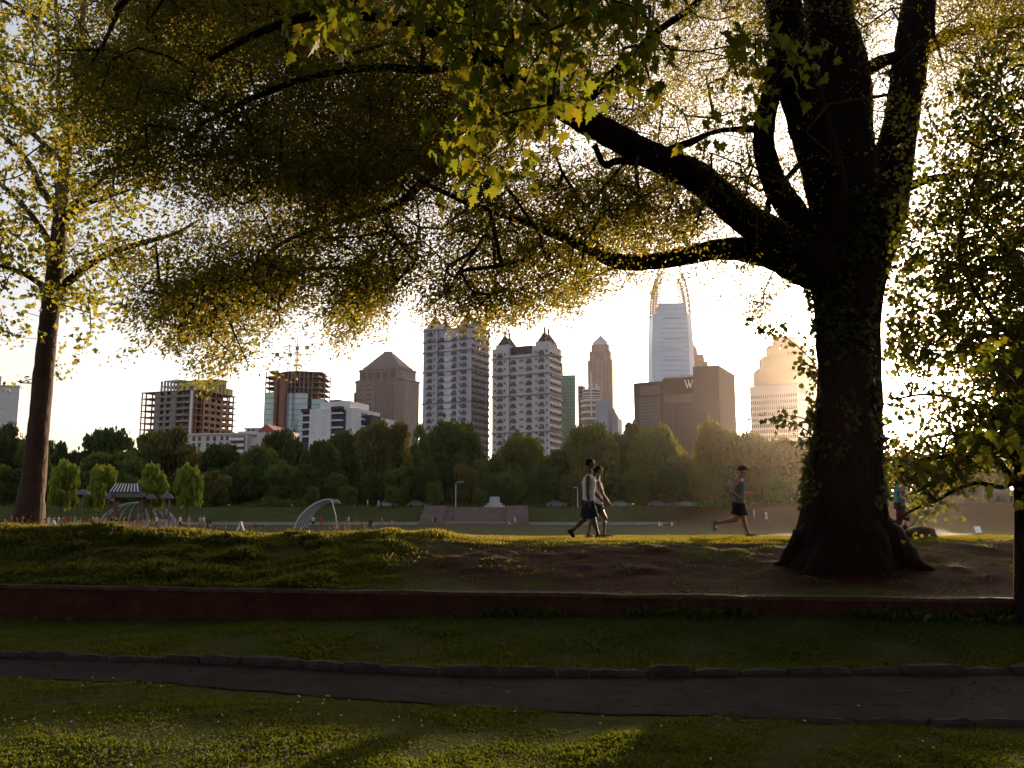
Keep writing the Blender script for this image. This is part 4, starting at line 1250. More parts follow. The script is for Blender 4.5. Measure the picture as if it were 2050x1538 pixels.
LIMBS = {
 'stem_a': ([(560, 1700, 58), (450, 1700, 66), (350, 1692, 67), (250, 1686, 62), (150, 1688, 56), (60, 1664, 52), (-60, 1650, 48), (-300, 1630, 36), (-600, 1600, 18)], (14.5, 14.8)),
 'stem_b': ([(500, 1690, 46), (400, 1660, 42), (300, 1636, 44), (200, 1606, 43), (100, 1582, 40), (0, 1566, 36), (-150, 1530, 22), (-400, 1480, 9)], (14.3, 12.5)),
 'stem_g': ([(540, 1735, 45), (430, 1765, 48), (330, 1787, 42), (230, 1806, 36), (120, 1822, 36), (0, 1840, 34), (-200, 1870, 25), (-500, 1900, 9)], (14.6, 16.0)),
 'limb_c': ([(510, 1665, 34), (462, 1622, 27), (420, 1585, 28), (370, 1552, 26), (310, 1532, 23), (250, 1530, 22), (180, 1545, 20), (100, 1556, 18)], (14.2, 13.2)),
 'limb_d': ([(545, 1668, 40), (508, 1605, 38), (470, 1545, 36), (435, 1490, 34), (392, 1440, 33), (355, 1395, 32), (328, 1340, 30), (300, 1280, 29), (268, 1220, 28), (240, 1165, 26), (200, 1100, 23), (150, 1030, 18), (100, 950, 16), (60, 860, 14), (35, 760, 12), (30, 640, 10), (65, 520, 8), (120, 420, 5)], (14.2, 9.8)),
 'limb_e': ([(560, 1668, 36), (540, 1600, 32), (515, 1550, 28), (500, 1490, 25), (500, 1430, 22), (513, 1370, 19), (523, 1310, 18), (524, 1240, 17), (505, 1190, 13), (480, 1140, 12), (460, 1090, 10), (440, 1040, 9), (420, 970, 7), (395, 910, 6), (370, 860, 4)], (14.4, 16.5)),
 'limb_f': ([(150, 1030, 15), (220, 985, 14), (280, 930, 13), (330, 880, 12), (375, 835, 10), (410, 795, 8), (432, 720, 7), (455, 640, 6), (490, 560, 4.5), (560, 480, 3)], (11.75, 11.0)),
 'limb_h': ([(385, 1800, 11), (362, 1850, 9), (352, 1920, 8), (348, 2050, 8), (345, 2200, 6)], (15.0, 13.5)),
 'limb_j': ([(100, 1850, 15), (60, 1930, 12), (40, 2050, 10), (20, 2200, 7)], (15.6, 14.0)),
 'limb_k': ([(140, 1735, 16), (118, 1780, 13), (112, 1830, 12)], (14.8, 15.5)),
 'limb_l': ([(318, 1310, 12), (300, 1345, 10), (284, 1385, 8), (262, 1440, 5), (258, 1525, 9)], (12.9, 13.2)),
 'limb_n': ([(230, 1150, 9), (160, 1215, 10), (105, 1272, 9), (60, 1320, 8), (10, 1390, 7), (-60, 1450, 5)], (12.3, 13.0)),
 'limb_o': ([(505, 1205, 8), (492, 1160, 8), (500, 1120, 6), (512, 1080, 4)], (15.9, 15.6)),
 'limb_p': ([(330, 1330, 8), (322, 1240, 8), (330, 1210, 7), (290, 1190, 6)], (12.8, 12.5)),
 'limb_q': ([(435, 1500, 7), (425, 1535, 7), (395, 1543, 6), (330, 1600, 6)], (14.0, 14.4)),
 'limb_r': ([(120, 950, 10), (140, 860, 9), (135, 760, 8), (150, 640, 7), (190, 520, 6), (250, 400, 4)], (10.9, 10.0)),
 'limb_s': ([(-40, 1500, 16), (-160, 1200, 16), (-200, 900, 14), (-150, 600, 12), (-80, 350, 8), (20, 230, 4)], (13.0, 10.0)),
 'limb_t': ([(330, 880, 6), (365, 850, 5), (400, 930, 5), (420, 980, 3)], (11.4, 11.8)),
}
skel = []
for i, (k_, (spec, dep)) in enumerate(LIMBS.items()):
    S = limb_pts(spec, dep, 6)
    r_ = S[0][3]
    mb = limb_mesh(MB(), S, k=18 if r_ > .15 else 12, bark=.05, seed=i)
    mb.link('limb', bark_oak, oak, smooth=True)
    for j in range(2, len(S)): skel.append((S[j][:3], S[j][3]))
orng = np.random.default_rng(21)
def oak_depth(px, py, rng):
    base = np.interp(px, [100, 500, 1000, 1500, 2050], [11.4, 12.4, 14.2, 15.4, 15.6])
    return base + (rng.uniform(-3.6, 3.6, len(px)) + rng.uniform(0, 6, len(px)) * np.clip(1 - py / 380, 0, 1) * (px < 1500)) * np.interp(px, [100, 500, 1000, 1700], [.6, .9, 1.15, 1])
OC = spray_centres(OG, oak_depth, 11.0, 46, orng, gain=3.6, y0=-40, y1=780, x0=60, x1=2120)
nn_ = np.array([1.15 * mnoise.noise(Vector((p[0] * .62 + p[2] * .3, p[1] * .28, p[2] * 1.05))) + .55 * mnoise.noise(Vector((p[0] * 1.7 + p[2], p[1] * .8 + 9, p[2] * 2.6))) for p in OC])
OC = OC[nn_ + orng.uniform(-.12, .12, len(OC)) > np.interp(proj(OC)[0], [500, 1000], [.05, .0])]
# drooping sprays along the lower edge of the crown
_dr = []
for px_, y0_, y1_, w_, n_ in [(345, 560, 655, 26, 34), (405, 570, 672, 22, 30), (495, 560, 648, 24, 26), (438, 650, 738, 16, 9), (478, 680, 730, 12, 5), (560, 530, 610, 26, 26), (715, 540, 665, 17, 40), (695, 520, 600, 20, 24), (780, 490, 598, 26, 28), (890, 500, 600, 20, 30), (955, 560, 640, 26, 36), (1012, 560, 652, 20, 26), (1085, 540, 628, 26, 30), (1160, 520, 606, 26, 30), (1250, 520, 566, 26, 16), (1010, 420, 560, 60, 60), (1180, 380, 520, 70, 60), (1330, 350, 470, 70, 60), (1120, 280, 420, 80, 60), (1530, 560, 640, 20, 12), (1440, 300, 440, 60, 40)]:
    t = orng.uniform(0, 1, n_); _dr.append(at_np(px_ + orng.normal(size=n_) * w_ * (1.15 - .6 * t), y0_ + (y1_ - y0_) * t, np.interp(px_, [100, 500, 1000, 1500], [11.4, 12.2, 13.4, 15.0]) + orng.normal(size=n_) * .5))
OC = np.concatenate([OC] + _dr)
# unseen part of the crown, above and towards the viewer
n = 11000
ang = orng.uniform(0, 2 * PI, n); rr = np.sqrt(orng.uniform(0, 1, n)) * 17
E_ = np.stack([OX - 1.5 + rr * np.cos(ang), OY - .5 + rr * np.sin(ang), orng.uniform(5.5, 13.5, n) - rr * .12], -1)
px, py, zc = proj(E_)
out = (py < -40) | (E_[:, 1] < 1.5)
E_ = E_[out]
arr, par, nsk = grow(skel, np.concatenate([OC[::2], E_[::9]]), orng)
put('branches', twig_mesh('branches', arr, par, nsk, twig_m, r0=.006, rmax=.028), oak)
def spray_points(C, per, rng, rad, flat=.8, droop=.25):
    P = np.repeat(C, per, axis=0)
    ax = np.repeat(unit(rng.normal(size=C.shape) * np.array([1, 1, .45]) + np.array([0, 0, -droop])), per, axis=0)
    t = rng.uniform(-1, 1, (len(P), 1))
    return P + ax * t * rad * 1.7 + rng.normal(size=P.shape) * rad * .42 * (1.1 - np.abs(t) * .6)
AX = unit(unit(OC - np.array([OX, OY, 4.0])) * np.array([1, 1, .15]) + np.array([0, 0, -.45]) + orng.normal(size=OC.shape) * .38)
NPS = 76
t_ = orng.uniform(-1, 1, (len(OC), NPS, 1))
LP = (OC[:, None, :] + AX[:, None, :] * t_ * .46 + orng.normal(size=(len(OC), NPS, 3)) * (.085 - .035 * t_) + np.array([0, 0, -.10]) * (t_ > .2) * t_).reshape(-1, 3)
LD = unit(np.repeat(AX, NPS, axis=0) * .8 + orng.normal(size=LP.shape) * .62 + np.array([0, 0, -.25]))
# the big limbs carry no leaves of their own: few leaves hang right in front of them
lpx, lpy, _ = proj(LP)
kill = np.zeros(len(LP), bool)
for k_ in ('stem_a', 'stem_b', 'stem_g', 'limb_c', 'limb_d', 'limb_e'):
    S = limb_pts(LIMBS[k_][0], LIMBS[k_][1], 6)
    sx, sy, sz = proj(S[:, :3])
    rp = S[:, 3] / sz * F
    for a, c, r_, Yl, rm in zip(sx, sy, rp, S[:, 1], S[:, 3]):
        kill |= ((lpx - a) ** 2 + (lpy - c) ** 2 < (r_ * .95) ** 2) & (LP[:, 1] < Yl + rm)
kill &= orng.uniform(0, 1, len(LP)) < .9
LP = LP[~kill]; LD = LD[~kill]
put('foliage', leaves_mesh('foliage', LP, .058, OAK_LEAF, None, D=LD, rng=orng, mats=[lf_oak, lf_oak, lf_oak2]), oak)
LE = spray_points(E_, 10, orng, .5)
px, py, zc = proj(LE)
LE = LE[((py < -130) | (LE[:, 1] < 1.0)) & (np.linalg.norm(LE - np.array([0, 0, EYE]), axis=1) > 3.5)]
put('upper_foliage', leaves_mesh('upper_foliage', LE, .26, OAK_LEAF, lf_oak, droop=.35, rng=orng), oak)

# ivy climbing the trunk, with loose sprigs
irng = np.random.default_rng(5)
ivy = empty('climbing_ivy', (OX, OY, .6), label='ivy climbing the trunk of the great oak with loose sprigs hanging out to the left', cat='ivy')
Sx = spline(cx_, 9)
n = 3000
ii = irng.integers(0, len(Sx), n * 2); th = irng.uniform(-PI, PI, n * 2)
zz = Sx[ii, 2] + irng.uniform(-.06, .06, n * 2)
cl = np.array([mnoise.noise(Vector((math.cos(t) * 1.7, z * .9, math.sin(t) * 1.7))) for t, z in zip(th, zz)])
ok = (cl > .02) & (zz > 1.75) & (zz < 7.0)
ii, th, zz = ii[ok][:n], th[ok][:n], zz[ok][:n]
rr = Sx[ii, 3] + irng.uniform(.01, .10, len(ii))
IP = np.stack([Sx[ii, 0] + rr * np.cos(th), Sx[ii, 1] + rr * np.sin(th), zz], -1)
ID = unit(np.stack([np.cos(th) * .5, np.sin(th) * .5, np.full(len(th), -.7)], -1) + irng.normal(size=IP.shape) * .45)
sprigs = []
sk2 = []
for (ax_, ay_, bx_, by_, m_) in [(1640, 735, 1500, 640, 60), (1640, 700, 1545, 650, 26), (1640, 745, 1590, 745, 28), (1640, 640, 1600, 680, 10), (1640, 850, 1520, 845, 34), (1640, 885, 1545, 842, 40), (1640, 890, 1590, 890, 26), (1645, 990, 1608, 975, 18), (1765, 820, 1800, 790, 14), (1755, 910, 1790, 880, 14), (1795, 470, 1840, 500, 24), (1790, 520, 1830, 540, 20), (1600, 560, 1580, 540, 10), (1770, 640, 1800, 660, 12), (1765, 720, 1795, 700, 12)]:
    A = at(ax_, ay_, 14.2); B_ = at(bx_, by_, 13.7)
    pts = [A.lerp(B_, i / 6) + Vector((0, 0, .12 * math.sin(PI * i / 6))) for i in range(7)]
    sk2.append(pts)
    for _ in range(m_):
        t = irng.uniform(.1, 1) ** .7 * 6; i0 = min(5, int(t)); q = pts[i0].lerp(pts[i0 + 1], t - i0)
        sprigs.append((q.x + irng.normal() * .07, q.y + irng.normal() * .09, q.z + irng.normal() * .09 - .04))
tb = MB()
for pts in sk2: tb.tube(pts, [.012, .011, .010, .008, .007, .005, .003], 5)
for k_ in range(7):
    t0 = -PI / 2 + irng.uniform(-1.2, 1.2); pts = []
    for q in range(14):
        z = 1.2 + q * .42; t0 += irng.normal() * .12; i0 = int(np.argmin(np.abs(Sx[:, 2] - z))); r_ = Sx[i0, 3] + .03
        pts.append((Sx[i0, 0] + r_ * math.cos(t0), Sx[i0, 1] + r_ * math.sin(t0), z))
    tb.tube(pts, .016, 5)
tb.v = [(v[0] - OX, v[1] - OY, v[2] - .6) for v in tb.v]
tb.link('stems', bark_oak, ivy)
AP = np.concatenate([IP, np.array(sprigs)]) - np.array([OX, OY, .6])
AD = np.concatenate([ID, unit(irng.normal(size=(len(sprigs), 3)) + np.array([0, 0, -.8]))])
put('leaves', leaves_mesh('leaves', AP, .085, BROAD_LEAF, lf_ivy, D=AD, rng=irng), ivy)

# ================================================================ sycamore at the left
SG = grid_rows("""
6 6.5 6 4.5 2
5.5 6 5.5 5 2
6 6.5 5.5 5 3
6.5 6.5 6 5.5 3.5 2
6 6.5 6.5 5.5 4 3.5 2
5.5 6.5 6.5 5.5 4.5 4.5 3.5
6.5 5.5 6.5 6.5 5.5 5.5 4.5
4 3.5 6.5 6.5 6.5 5.5 5
5.5 4.5 6.5 6.5 5 5 3.5
6.5 4.5 5.5 6.5 5.5 5 3.5 2
6 5.5 5.5 5.5 5.5 4.5 1
4 3.5 4.5 4.5 3.5 1.4
1.6 3 3 3.2 2 .8
1.6 2 2 2.8 .9
0 1.8 .8 1.6 1.4
0 0 .6 .9 0
0
0
""", 12)
bark_syc = mat('sycamore_bark', (.055, .028, .020), .9, .45, 3.5, bump=.8, bscale=12, stretch=(1, 1, .5))
bark_syc2 = mat('sycamore_upper_bark', (.15, .11, .09), .9, .5, 5, bump=.5, bscale=10)
syc = empty('sycamore_tree', (0, 0, 0), label='leaning sycamore with slim reddish trunk and yellow green leaves at the left', cat='tree')
trunk_syc = limb_pts([(1062, 52, 44), (1045, 56, 32), (1020, 60, 27), (950, 68, 22.5), (850, 78, 20), (750, 87, 19), (650, 97, 18), (590, 105, 18), (520, 113, 16), (430, 121, 14)], (19.6, 19.6), 6)
limb_mesh(MB(), trunk_syc, k=22, bark=.035, seed=40).link('trunk', bark_syc, syc, smooth=True)
sskel = [(q[:3], q[3]) for q in trunk_syc[25:]]
for i, (spec, dep) in enumerate([
    ([(440, 120, 14), (330, 130, 12), (230, 146, 10), (120, 160, 8), (0, 168, 6), (-150, 175, 4)], (19.6, 19.8)),
    ([(595, 112, 13), (560, 140, 9), (530, 180, 7.5), (505, 225, 7), (485, 290, 5.5), (468, 350, 4), (440, 400, 2.5)], (19.5, 18.4)),
    ([(520, 112, 8), (470, 90, 7), (430, 62, 6), (395, 30, 5), (360, -10, 4), (330, -60, 3)], (19.5, 20.5)),
    ([(590, 105, 8), (565, 75, 6), (545, 40, 5), (532, 0, 4), (520, -60, 3)], (19.5, 18.8)),
    ([(430, 118, 8), (380, 85, 7), (330, 60, 6), (275, 10, 5), (230, -60, 3)], (19.6, 21.0)),
    ([(430, 122, 7), (395, 165, 6), (355, 210, 4.5), (320, 260, 3)], (19.5, 20.4)),
    ([(445, 125, 7), (410, 170, 6), (395, 215, 4), (380, 260, 2.5)], (19.5, 18.6)),
    ([(300, 135, 7), (240, 175, 6), (200, 205, 5), (150, 250, 3)], (19.7, 20.6)),
    ([(270, 140, 6), (230, 120, 5), (120, 118, 5), (0, 112, 4)], (19.7, 20.0)),
    ([(290, 136, 6), (270, 190, 5), (250, 240, 3)], (19.7, 18.9)),
    ([(60, 112, 5), (30, 60, 5), (10, 20, 4), (-30, -40, 3)], (20, 21)),
    ([(330, 130, 5), (260, 60, 5), (190, 10, 4), (150, -50, 3)], (19.6, 18.7)),
]):
    S = limb_pts(spec, dep, 5)
    limb_mesh(MB(), S, k=10, bark=.04, seed=50 + i).link('limb', bark_syc2 if i in (0, 8, 7) else bark_syc, syc, smooth=True)
    sskel += [(q[:3], q[3]) for q in S[2:]]
srng = np.random.default_rng(31)
def syc_depth(px, py, rng): return 19.6 + rng.uniform(-2.4, 2.4, len(px))
C1 = spray_centres(SG, syc_depth, 50., 16, srng, gain=2.5, x0=-160, x1=560, y0=-120, y1=830)
arr, par, nsk = grow(sskel, C1, srng, step=.35, up=.05)
put('branches', twig_mesh('branches', arr, par, nsk, mat('syc_twig', (.10, .065, .045), .9, .2, 6), r0=.005), syc)
LP = spray_points(C1, 16, srng, .28)
put('foliage', leaves_mesh('foliage', LP, .10, SYC_LEAF, lf_syc, droop=.6, rng=srng), syc)

# ================================================================ slender tree at the right
RG = grid_rows("""
0*38 0 0 0
0*38 1 2 2
0*38 2 3 3
0*37 1 3 4 4
0*36 1 2 4 5 5
0*36 2 4 4.5 5.5 5.5
0*36 1.5 3 5 6 6
0*36 3 4.5 5 6 6
0*36 4.5 5 5.5 6 6
0*35 2 5 5.5 6 6.5 6.5
0*35 3.5 5 6 6 7 7
0*35 3.5 5 6 6.5 7 7
0*35 4.5 5.5 6 6 6.5 7
0*35 4.5 5.5 5 6 6.5 7.5
0*35 4.5 5.2 4 5 6.5 8
0*35 3 2 2 4 6.5 8.2
0*35 2 2 3 4.5 6.5 8.4
0*35 3.5 2.2 3.2 5.4 7.4 8.8
0*35 5 6.8 7.4 6.5 6 5
0*35 1 4 6 3.5 .6 2.5
0*35 0 2.6 1.6 0 0 0
0*35 .5 1.2 0
0
0
""")
rt = empty('slender_tree', (0, 0, 0), label='slender dark tree at the right edge with low branches reaching to the oak trunk', cat='tree')
bark_rt = mat('dark_smooth_bark', (.014, .009, .008), .95, .3, 6, bump=.5, bscale=25, spec=.04)
rs = []
for i, (spec, dep) in enumerate([
    ([(1275, 2052, 26), (1245, 2050, 19), (1150, 2049, 17), (1050, 2048, 16), (980, 2046, 15), (930, 2046, 14), (850, 2050, 13), (700, 2058, 11), (500, 2062, 9), (300, 2068, 7), (50, 2070, 5)], (11.3, 11.3)),
    ([(975, 2042, 10), (950, 2020, 7), (928, 2000, 6.5), (915, 1970, 6), (912, 1920, 5), (918, 1860, 4), (935, 1800, 2.5)], (11.3, 10.8)),
    ([(945, 2044, 10), (920, 2030, 8), (895, 2000, 7), (875, 1960, 6), (868, 1900, 4.5), (880, 1840, 3)], (11.3, 12.2)),
    ([(958, 2043, 6), (975, 2010, 5), (972, 1985, 4.5), (968, 1950, 4), (985, 1905, 3.5), (1000, 1880, 3), (1020, 1830, 2.5), (1045, 1790, 1.5)], (11.2, 10.6)),
    ([(820, 2050, 8), (760, 2020, 6), (700, 1960, 5), (640, 1900, 4), (590, 1840, 3)], (11.3, 12.5)),
    ([(560, 2060, 7), (480, 2000, 5), (420, 1950, 4), (330, 1900, 3)], (11.3, 12.5)),
    ([(700, 2057, 7), (640, 1990, 5), (560, 1940, 4), (480, 1920, 3), (300, 1970, 2)], (11.3, 10.6)),
    ([(860, 2050, 6), (830, 1980, 5), (800, 1920, 4), (790, 1850, 3), (800, 1790, 2)], (11.3, 11.8)),
]):
    S = limb_pts(spec, dep, 6)
    limb_mesh(MB(), S, k=14 if i == 0 else 9, bark=.04, seed=80 + i).link('trunk' if i == 0 else 'limb', bark_rt, rt, smooth=True)
    rs += [(q[:3], q[3]) for q in S[(20 if i == 0 else 2):]]
rrng = np.random.default_rng(61)
def rt_depth(px, py, rng): return 11.5 + rng.uniform(-1.6, 1.6, len(px))
C2 = spray_centres(RG, rt_depth, 32., 15, rrng, gain=2.9, x0=1785, x1=2190, y0=0, y1=1090)
arr, par, nsk = grow(rs, C2, rrng, step=.28, up=.05)
put('branches', twig_mesh('branches', arr, par, nsk, twig_m, r0=.0035), rt)
LP = spray_points(C2, 15, rrng, .17)
qx, qy, _ = proj(LP)
LP = LP[~(((qx < 1772) & (qy > 520)) | ((qx > 1770) & (qx < 1824) & (qy > 966) & (rrng.uniform(0, 1, len(LP)) < .85)))]
put('foliage', leaves_mesh('foliage', LP, .064, BROAD_LEAF, lf_rt, droop=.6, rng=rrng), rt)

# ================================================================ maple whose boughs hang in from above
MG = grid_rows("""
0*11 3 4 4 3 1 5 6 4 6 6 5 5 6 6 4 2
0*11 0 5 5 0 0 1 4 4 4 6 7 6 6 4 5 3 0 0 3 4 3
0*11 4 5 0*5 5 4 4 7 6 5 2 4 3 0 0 4 5 5 3
0*18 5 5 3 6 6 4 5 5 4 0 3 4 4 3
0*18 4 6 5 6 3 1 0 0 0 0 2 3 4
0*17 2 6 5 4 4 0*5 2 3
0*17 1 5 3 5 0
0*18 2 0
0
0
0
0
0
0
0*38 0 2 2
0*38 0 1 3
0*38 1 3 4
0*38 1 3 4
0*38 1 0 0
0*40 2
0
""")
mp_ = empty('maple_tree', (0, 0, 0), label='maple boughs with big lobed yellow green leaves hanging in from above', cat='tree')
ms = []
for i, (A_, rad) in enumerate([
    ([(6.2, -1.9, -.1), (6.15, -1.8, 2.0), (6.0, -1.6, 4.2), (5.7, -1.2, 6.5), (5.3, -.8, 9.0)], (.24, .05)),
    ([(5.9, -1.5, 4.8), (4.2, .6, 6.4), (2.6, 2.6, 7.0), (1.0, 4.2, 6.9), (.0, 5.2, 6.2), (-.6, 5.6, 5.6)], (.10, .012)),
    ([(2.6, 2.6, 7.0), (1.6, 3.6, 6.6), (.9, 4.7, 6.1), (.5, 5.4, 5.6)], (.05, .008)),
    ([(2.6, 2.6, 7.0), (2.0, 4.0, 6.6), (1.4, 5.4, 6.2), (.8, 6.0, 5.8)], (.05, .008)),
    ([(3.0, 2.1, 6.85), (.8, 2.9, 6.9), (-.8, 3.9, 6.6), (-1.4, 5.0, 5.9)], (.05, .008)),
    ([(5.9, -1.4, 5.0), (4.7, 1.6, 6.2), (3.6, 3.8, 6.4), (2.6, 5.6, 6.2), (2.1, 6.2, 5.9)], (.07, .008)),
    ([(6.05, -1.6, 3.6), (5.6, 1.2, 4.4), (5.3, 3.6, 4.2), (5.0, 5.4, 3.6), (4.6, 6.3, 3.0)], (.05, .006)),
]):
    r_ = np.linspace(rad[0], rad[1], len(A_))
    S = spline([(*a, q) for a, q in zip(A_, r_)], 8)
    limb_mesh(MB(), S, k=12 if i == 0 else 8, bark=.03, seed=120 + i).link('trunk' if i == 0 else 'limb', bark_rt, mp_, smooth=True)
    ms += [(q[:3], q[3]) for q in S[4:]]
mrng = np.random.default_rng(91)
def mp_depth(px, py, rng): return np.where(px > 1800, 6.2, np.interp(px, [550, 1300, 1500], [4.9, 5.6, 6.2])) + rng.uniform(-.8, .8, len(px))
C3 = spray_centres(MG, mp_depth, 330., 8, mrng, gain=3.0, x0=500, x1=2120, y0=-120, y1=1000)
arr, par, nsk = grow(ms, C3, mrng, step=.15, up=.04)
put('branches', twig_mesh('branches', arr, par, nsk, twig_m, r0=.0022), mp_)
LP = spray_points(C3, 8, mrng, .10, droop=.6)
D_ = unit(mrng.normal(size=LP.shape) * np.array([.5, .35, .4]) + np.array([0, 0, -1.0]))
put('foliage', leaves_mesh('foliage', LP, .085, MAPLE_LEAF, lf_map, D=D_, rng=mrng), mp_)
# ---------------------------------------------------------------- grass, clover, dead wood
def grass_mat(name, c1, c2, tr, tw=.4):
    return leaf_mat(name, c1, c2, tr, tw, rough=.6)
gm_lawn = grass_mat('lawn_blades', (.014, .024, .005), (.034, .048, .010), (.115, .17, .014))
gm_bank = grass_mat('bank_blades', (.010, .024, .004), (.034, .046, .010), (.12, .15, .014), .40)
gm_dry = grass_mat('dry_stalks', (.18, .15, .07), (.30, .26, .13), (.34, .29, .12), .4)

def blades(name, x, y, h, wd, m, rng, lean=.5, base=None):
    n = len(x)
    z = ground_z(x, y) - .01 if base is None else base
    B = np.stack([x, y, z], -1)
    th = rng.uniform(0, 2 * PI, n); a = np.stack([np.cos(th), np.sin(th), 0 * th], -1)
    ph = rng.uniform(0, 2 * PI, n); L = rng.uniform(.1, 1, n)[:, None] * lean
    l = np.stack([np.cos(ph), np.sin(ph), 0 * ph], -1) * L
    h = h[:, None]; wd = wd[:, None]
    up = np.array([[0, 0, 1.0]])
    v0 = B - a * wd * .5; v1 = B + a * wd * .5
    v2 = B + l * h * .35 + up * h * .62 + a * wd * .32
    v3 = B + l * h * 1.0 + up * h * (1 - .35 * L)
    o = put(name, mesh_np(name, np.stack([v0, v1, v2, v3], 1).reshape(-1, 3), 4, m))
    return tag(o, kind='stuff')
grng = np.random.default_rng(77)
def scatter(n, x0, x1, y0, y1, rng, f=None):
    x = rng.uniform(x0, x1, n); y = rng.uniform(y0, y1, n)
    k = np.abs(x) < y * .66 + 1.2
    if f is not None: k &= rng.uniform(0, 1, n) < f(x, y)
    return x[k], y[k]
# near lawn, this side of the path
x, y = scatter(430000, -8, 8, 4.9, 9.6, grng, lambda x, y: (y < path_near(x) - .02 + .05 * fbm(x, y, .15, 2)) * (.6 + .4 * (fbm(x, y, .25, 31) > -.25)))
t = .6 + .5 * fbm(x, y, .35, 9) + .45 * (1 - sstep(5.0, 6.4, y))
blades('lawn_grass', x, y, (.030 + .035 * grng.uniform(0, 1, len(x))) * np.clip(t, .4, 1.8), grng.uniform(.003, .006, len(x)), gm_lawn, grng, .9)
# lawn between kerb and wall
x, y = scatter(330000, -10.5, 10.5, 9.0, 14.6, grng, lambda x, y: (y > path_far(x) + .16) * (y < wall_y(x) + .05) * (.6 + .4 * (fbm(x, y, .3, 41) > -.3)))
t = .8 + .6 * fbm(x, y, .4, 10)
blades('lawn_grass', x, y, (.028 + .045 * grng.uniform(0, 1, len(x))) * np.clip(t, .4, 1.8), grng.uniform(.005, .010, len(x)), gm_lawn, grng, .9)
# ragged taller tufts under the wall and over the coping
x, y = scatter(60000, -10.5, 10.5, 11.0, 14.6, grng, lambda x, y: (np.abs(y - wall_y(x) + .12) < .14) * (fbm(x, y * .2, .5, 51) > .05 - .25 * sstep(-1, 4, x)) * (x > -2.5))
blades('lawn_grass', x, y, grng.uniform(.06, .20, len(x)), grng.uniform(.006, .012, len(x)), gm_lawn, grng, 1.0)
# bank and crest
def bank_f(x, y): return (y > wall_y(x) + .16) * (1 - dirt_mask(x, y)) ** 2 * (.25 + .75 * (fbm(x, y, .45, 61) > -.3))
x, y = scatter(420000, -15.5, 15.5, 11.3, 18.2, grng, bank_f)
lf = 1 - sstep(-3.5, -.5, x + .6 * fbm(x, y, 1, 4))
t = np.clip(.75 + .7 * fbm(x, y, .5, 12), .3, 1.7)
blades('bank_grass', x, y, (.045 + .13 * lf * (.5 + np.clip(fbm(x, y, .28, 14) + .3, 0, 1))) * grng.uniform(.5, 1.3, len(x)) * t, grng.uniform(.006, .013, len(x)), gm_bank, grng, .9)
# sparse weeds and tufts on the bare soil
x, y = scatter(45000, -4, 12, 11.3, 17.6, grng, lambda x, y: (y > wall_y(x) + .2) * dirt_mask(x, y) * ((fbm(x, y, .22, 161) > .28) | (fbm(x, y, .7, 162) > .42)))
blades('bank_grass', x, y, grng.uniform(.02, .065, len(x)), grng.uniform(.006, .011, len(x)), gm_bank, grng, 1.0)
x, y = scatter(260000, -18, 18, 16.6, 24.5, grng, lambda x, y: (.35 + .65 * (fbm(x, y, .5, 71) > -.2)))
lf = 1 - sstep(-3.5, -.5, x)
t = np.clip(.8 + .8 * fbm(x, y, .6, 13), .3, 1.9)
gm_sunlit = grass_mat('sunlit_crest_blades', (.03, .045, .008), (.07, .075, .015), (.22, .23, .02), .45)  # brighter copy of the bank grass, sunlight on the crest put into the colour
blades('crest_grass', x, y, (.055 + .04 * lf) * grng.uniform(.5, 1.3, len(x)) * t, grng.uniform(.007, .014, len(x)), gm_sunlit, grng, .8)
# tall clumps on the crest with dry seed stalks
cx_ = [(-8.2, 17.5, 1.3, 5200), (-6.4, 17.6, .9, 3600), (-4.3, 17.7, .6, 1500), (-3.5, 17.6, .6, 1500), (-2.45, 17.5, .35, 1500), (-1.5, 17.5, .5, 900), (-10, 17.4, .9, 2000), (-3.3, 17.9, .35, 1200)]
X_, Y_, H_ = [], [], []
for a, c, r_, n in cx_:
    X_.append(grng.normal(a, r_ * .6, n)); Y_.append(grng.normal(c, .25, n)); H_.append(grng.uniform(.08, .20, n) * np.exp(-((X_[-1] - a) / r_) ** 2 * .6))
blades('tall_grass', np.concatenate(X_), np.concatenate(Y_), np.concatenate(H_), grng.uniform(.006, .011, sum(len(q) for q in X_)), gm_sunlit, grng, .55)
X_, Y_, H_ = [], [], []
for a, r_, n, h in [(-7.4, 1.0, 330, .30), (-5.6, .9, 60, .24), (-3.25, .35, 70, .40), (-3.9, .8, 60, .25), (-9.6, .5, 60, .3), (6.1, .8, 20, .12)]:
    X_.append(grng.normal(a, r_, n)); Y_.append(grng.normal(17.5, .25, n)); H_.append(grng.uniform(.4, 1, n) * h)
xx, yy, hh = np.concatenate(X_), np.concatenate(Y_), np.concatenate(H_)
z = ground_z(xx, yy)
sm = MB()
r_ = random.Random(8)
for a, c, zz, h in zip(xx, yy, z, hh):
    lx, ly = r_.uniform(-.25, .25) * h, r_.uniform(-.25, .25) * h
    sm.tube([(a, c, zz), (a + lx * .5, c + ly * .5, zz + h * .55), (a + lx, c + ly, zz + h * .8)], [.0025, .002, .002], 3, caps=False)
    sm.tube([(a + lx, c + ly, zz + h * .78), (a + lx * 1.15, c + ly * 1.15, zz + h * .9), (a + lx * 1.4, c + ly * 1.4, zz + h)], [.003, .008, .001], 4, caps=False)
tag(sm.link('seed_stalks', gm_dry), kind='stuff')
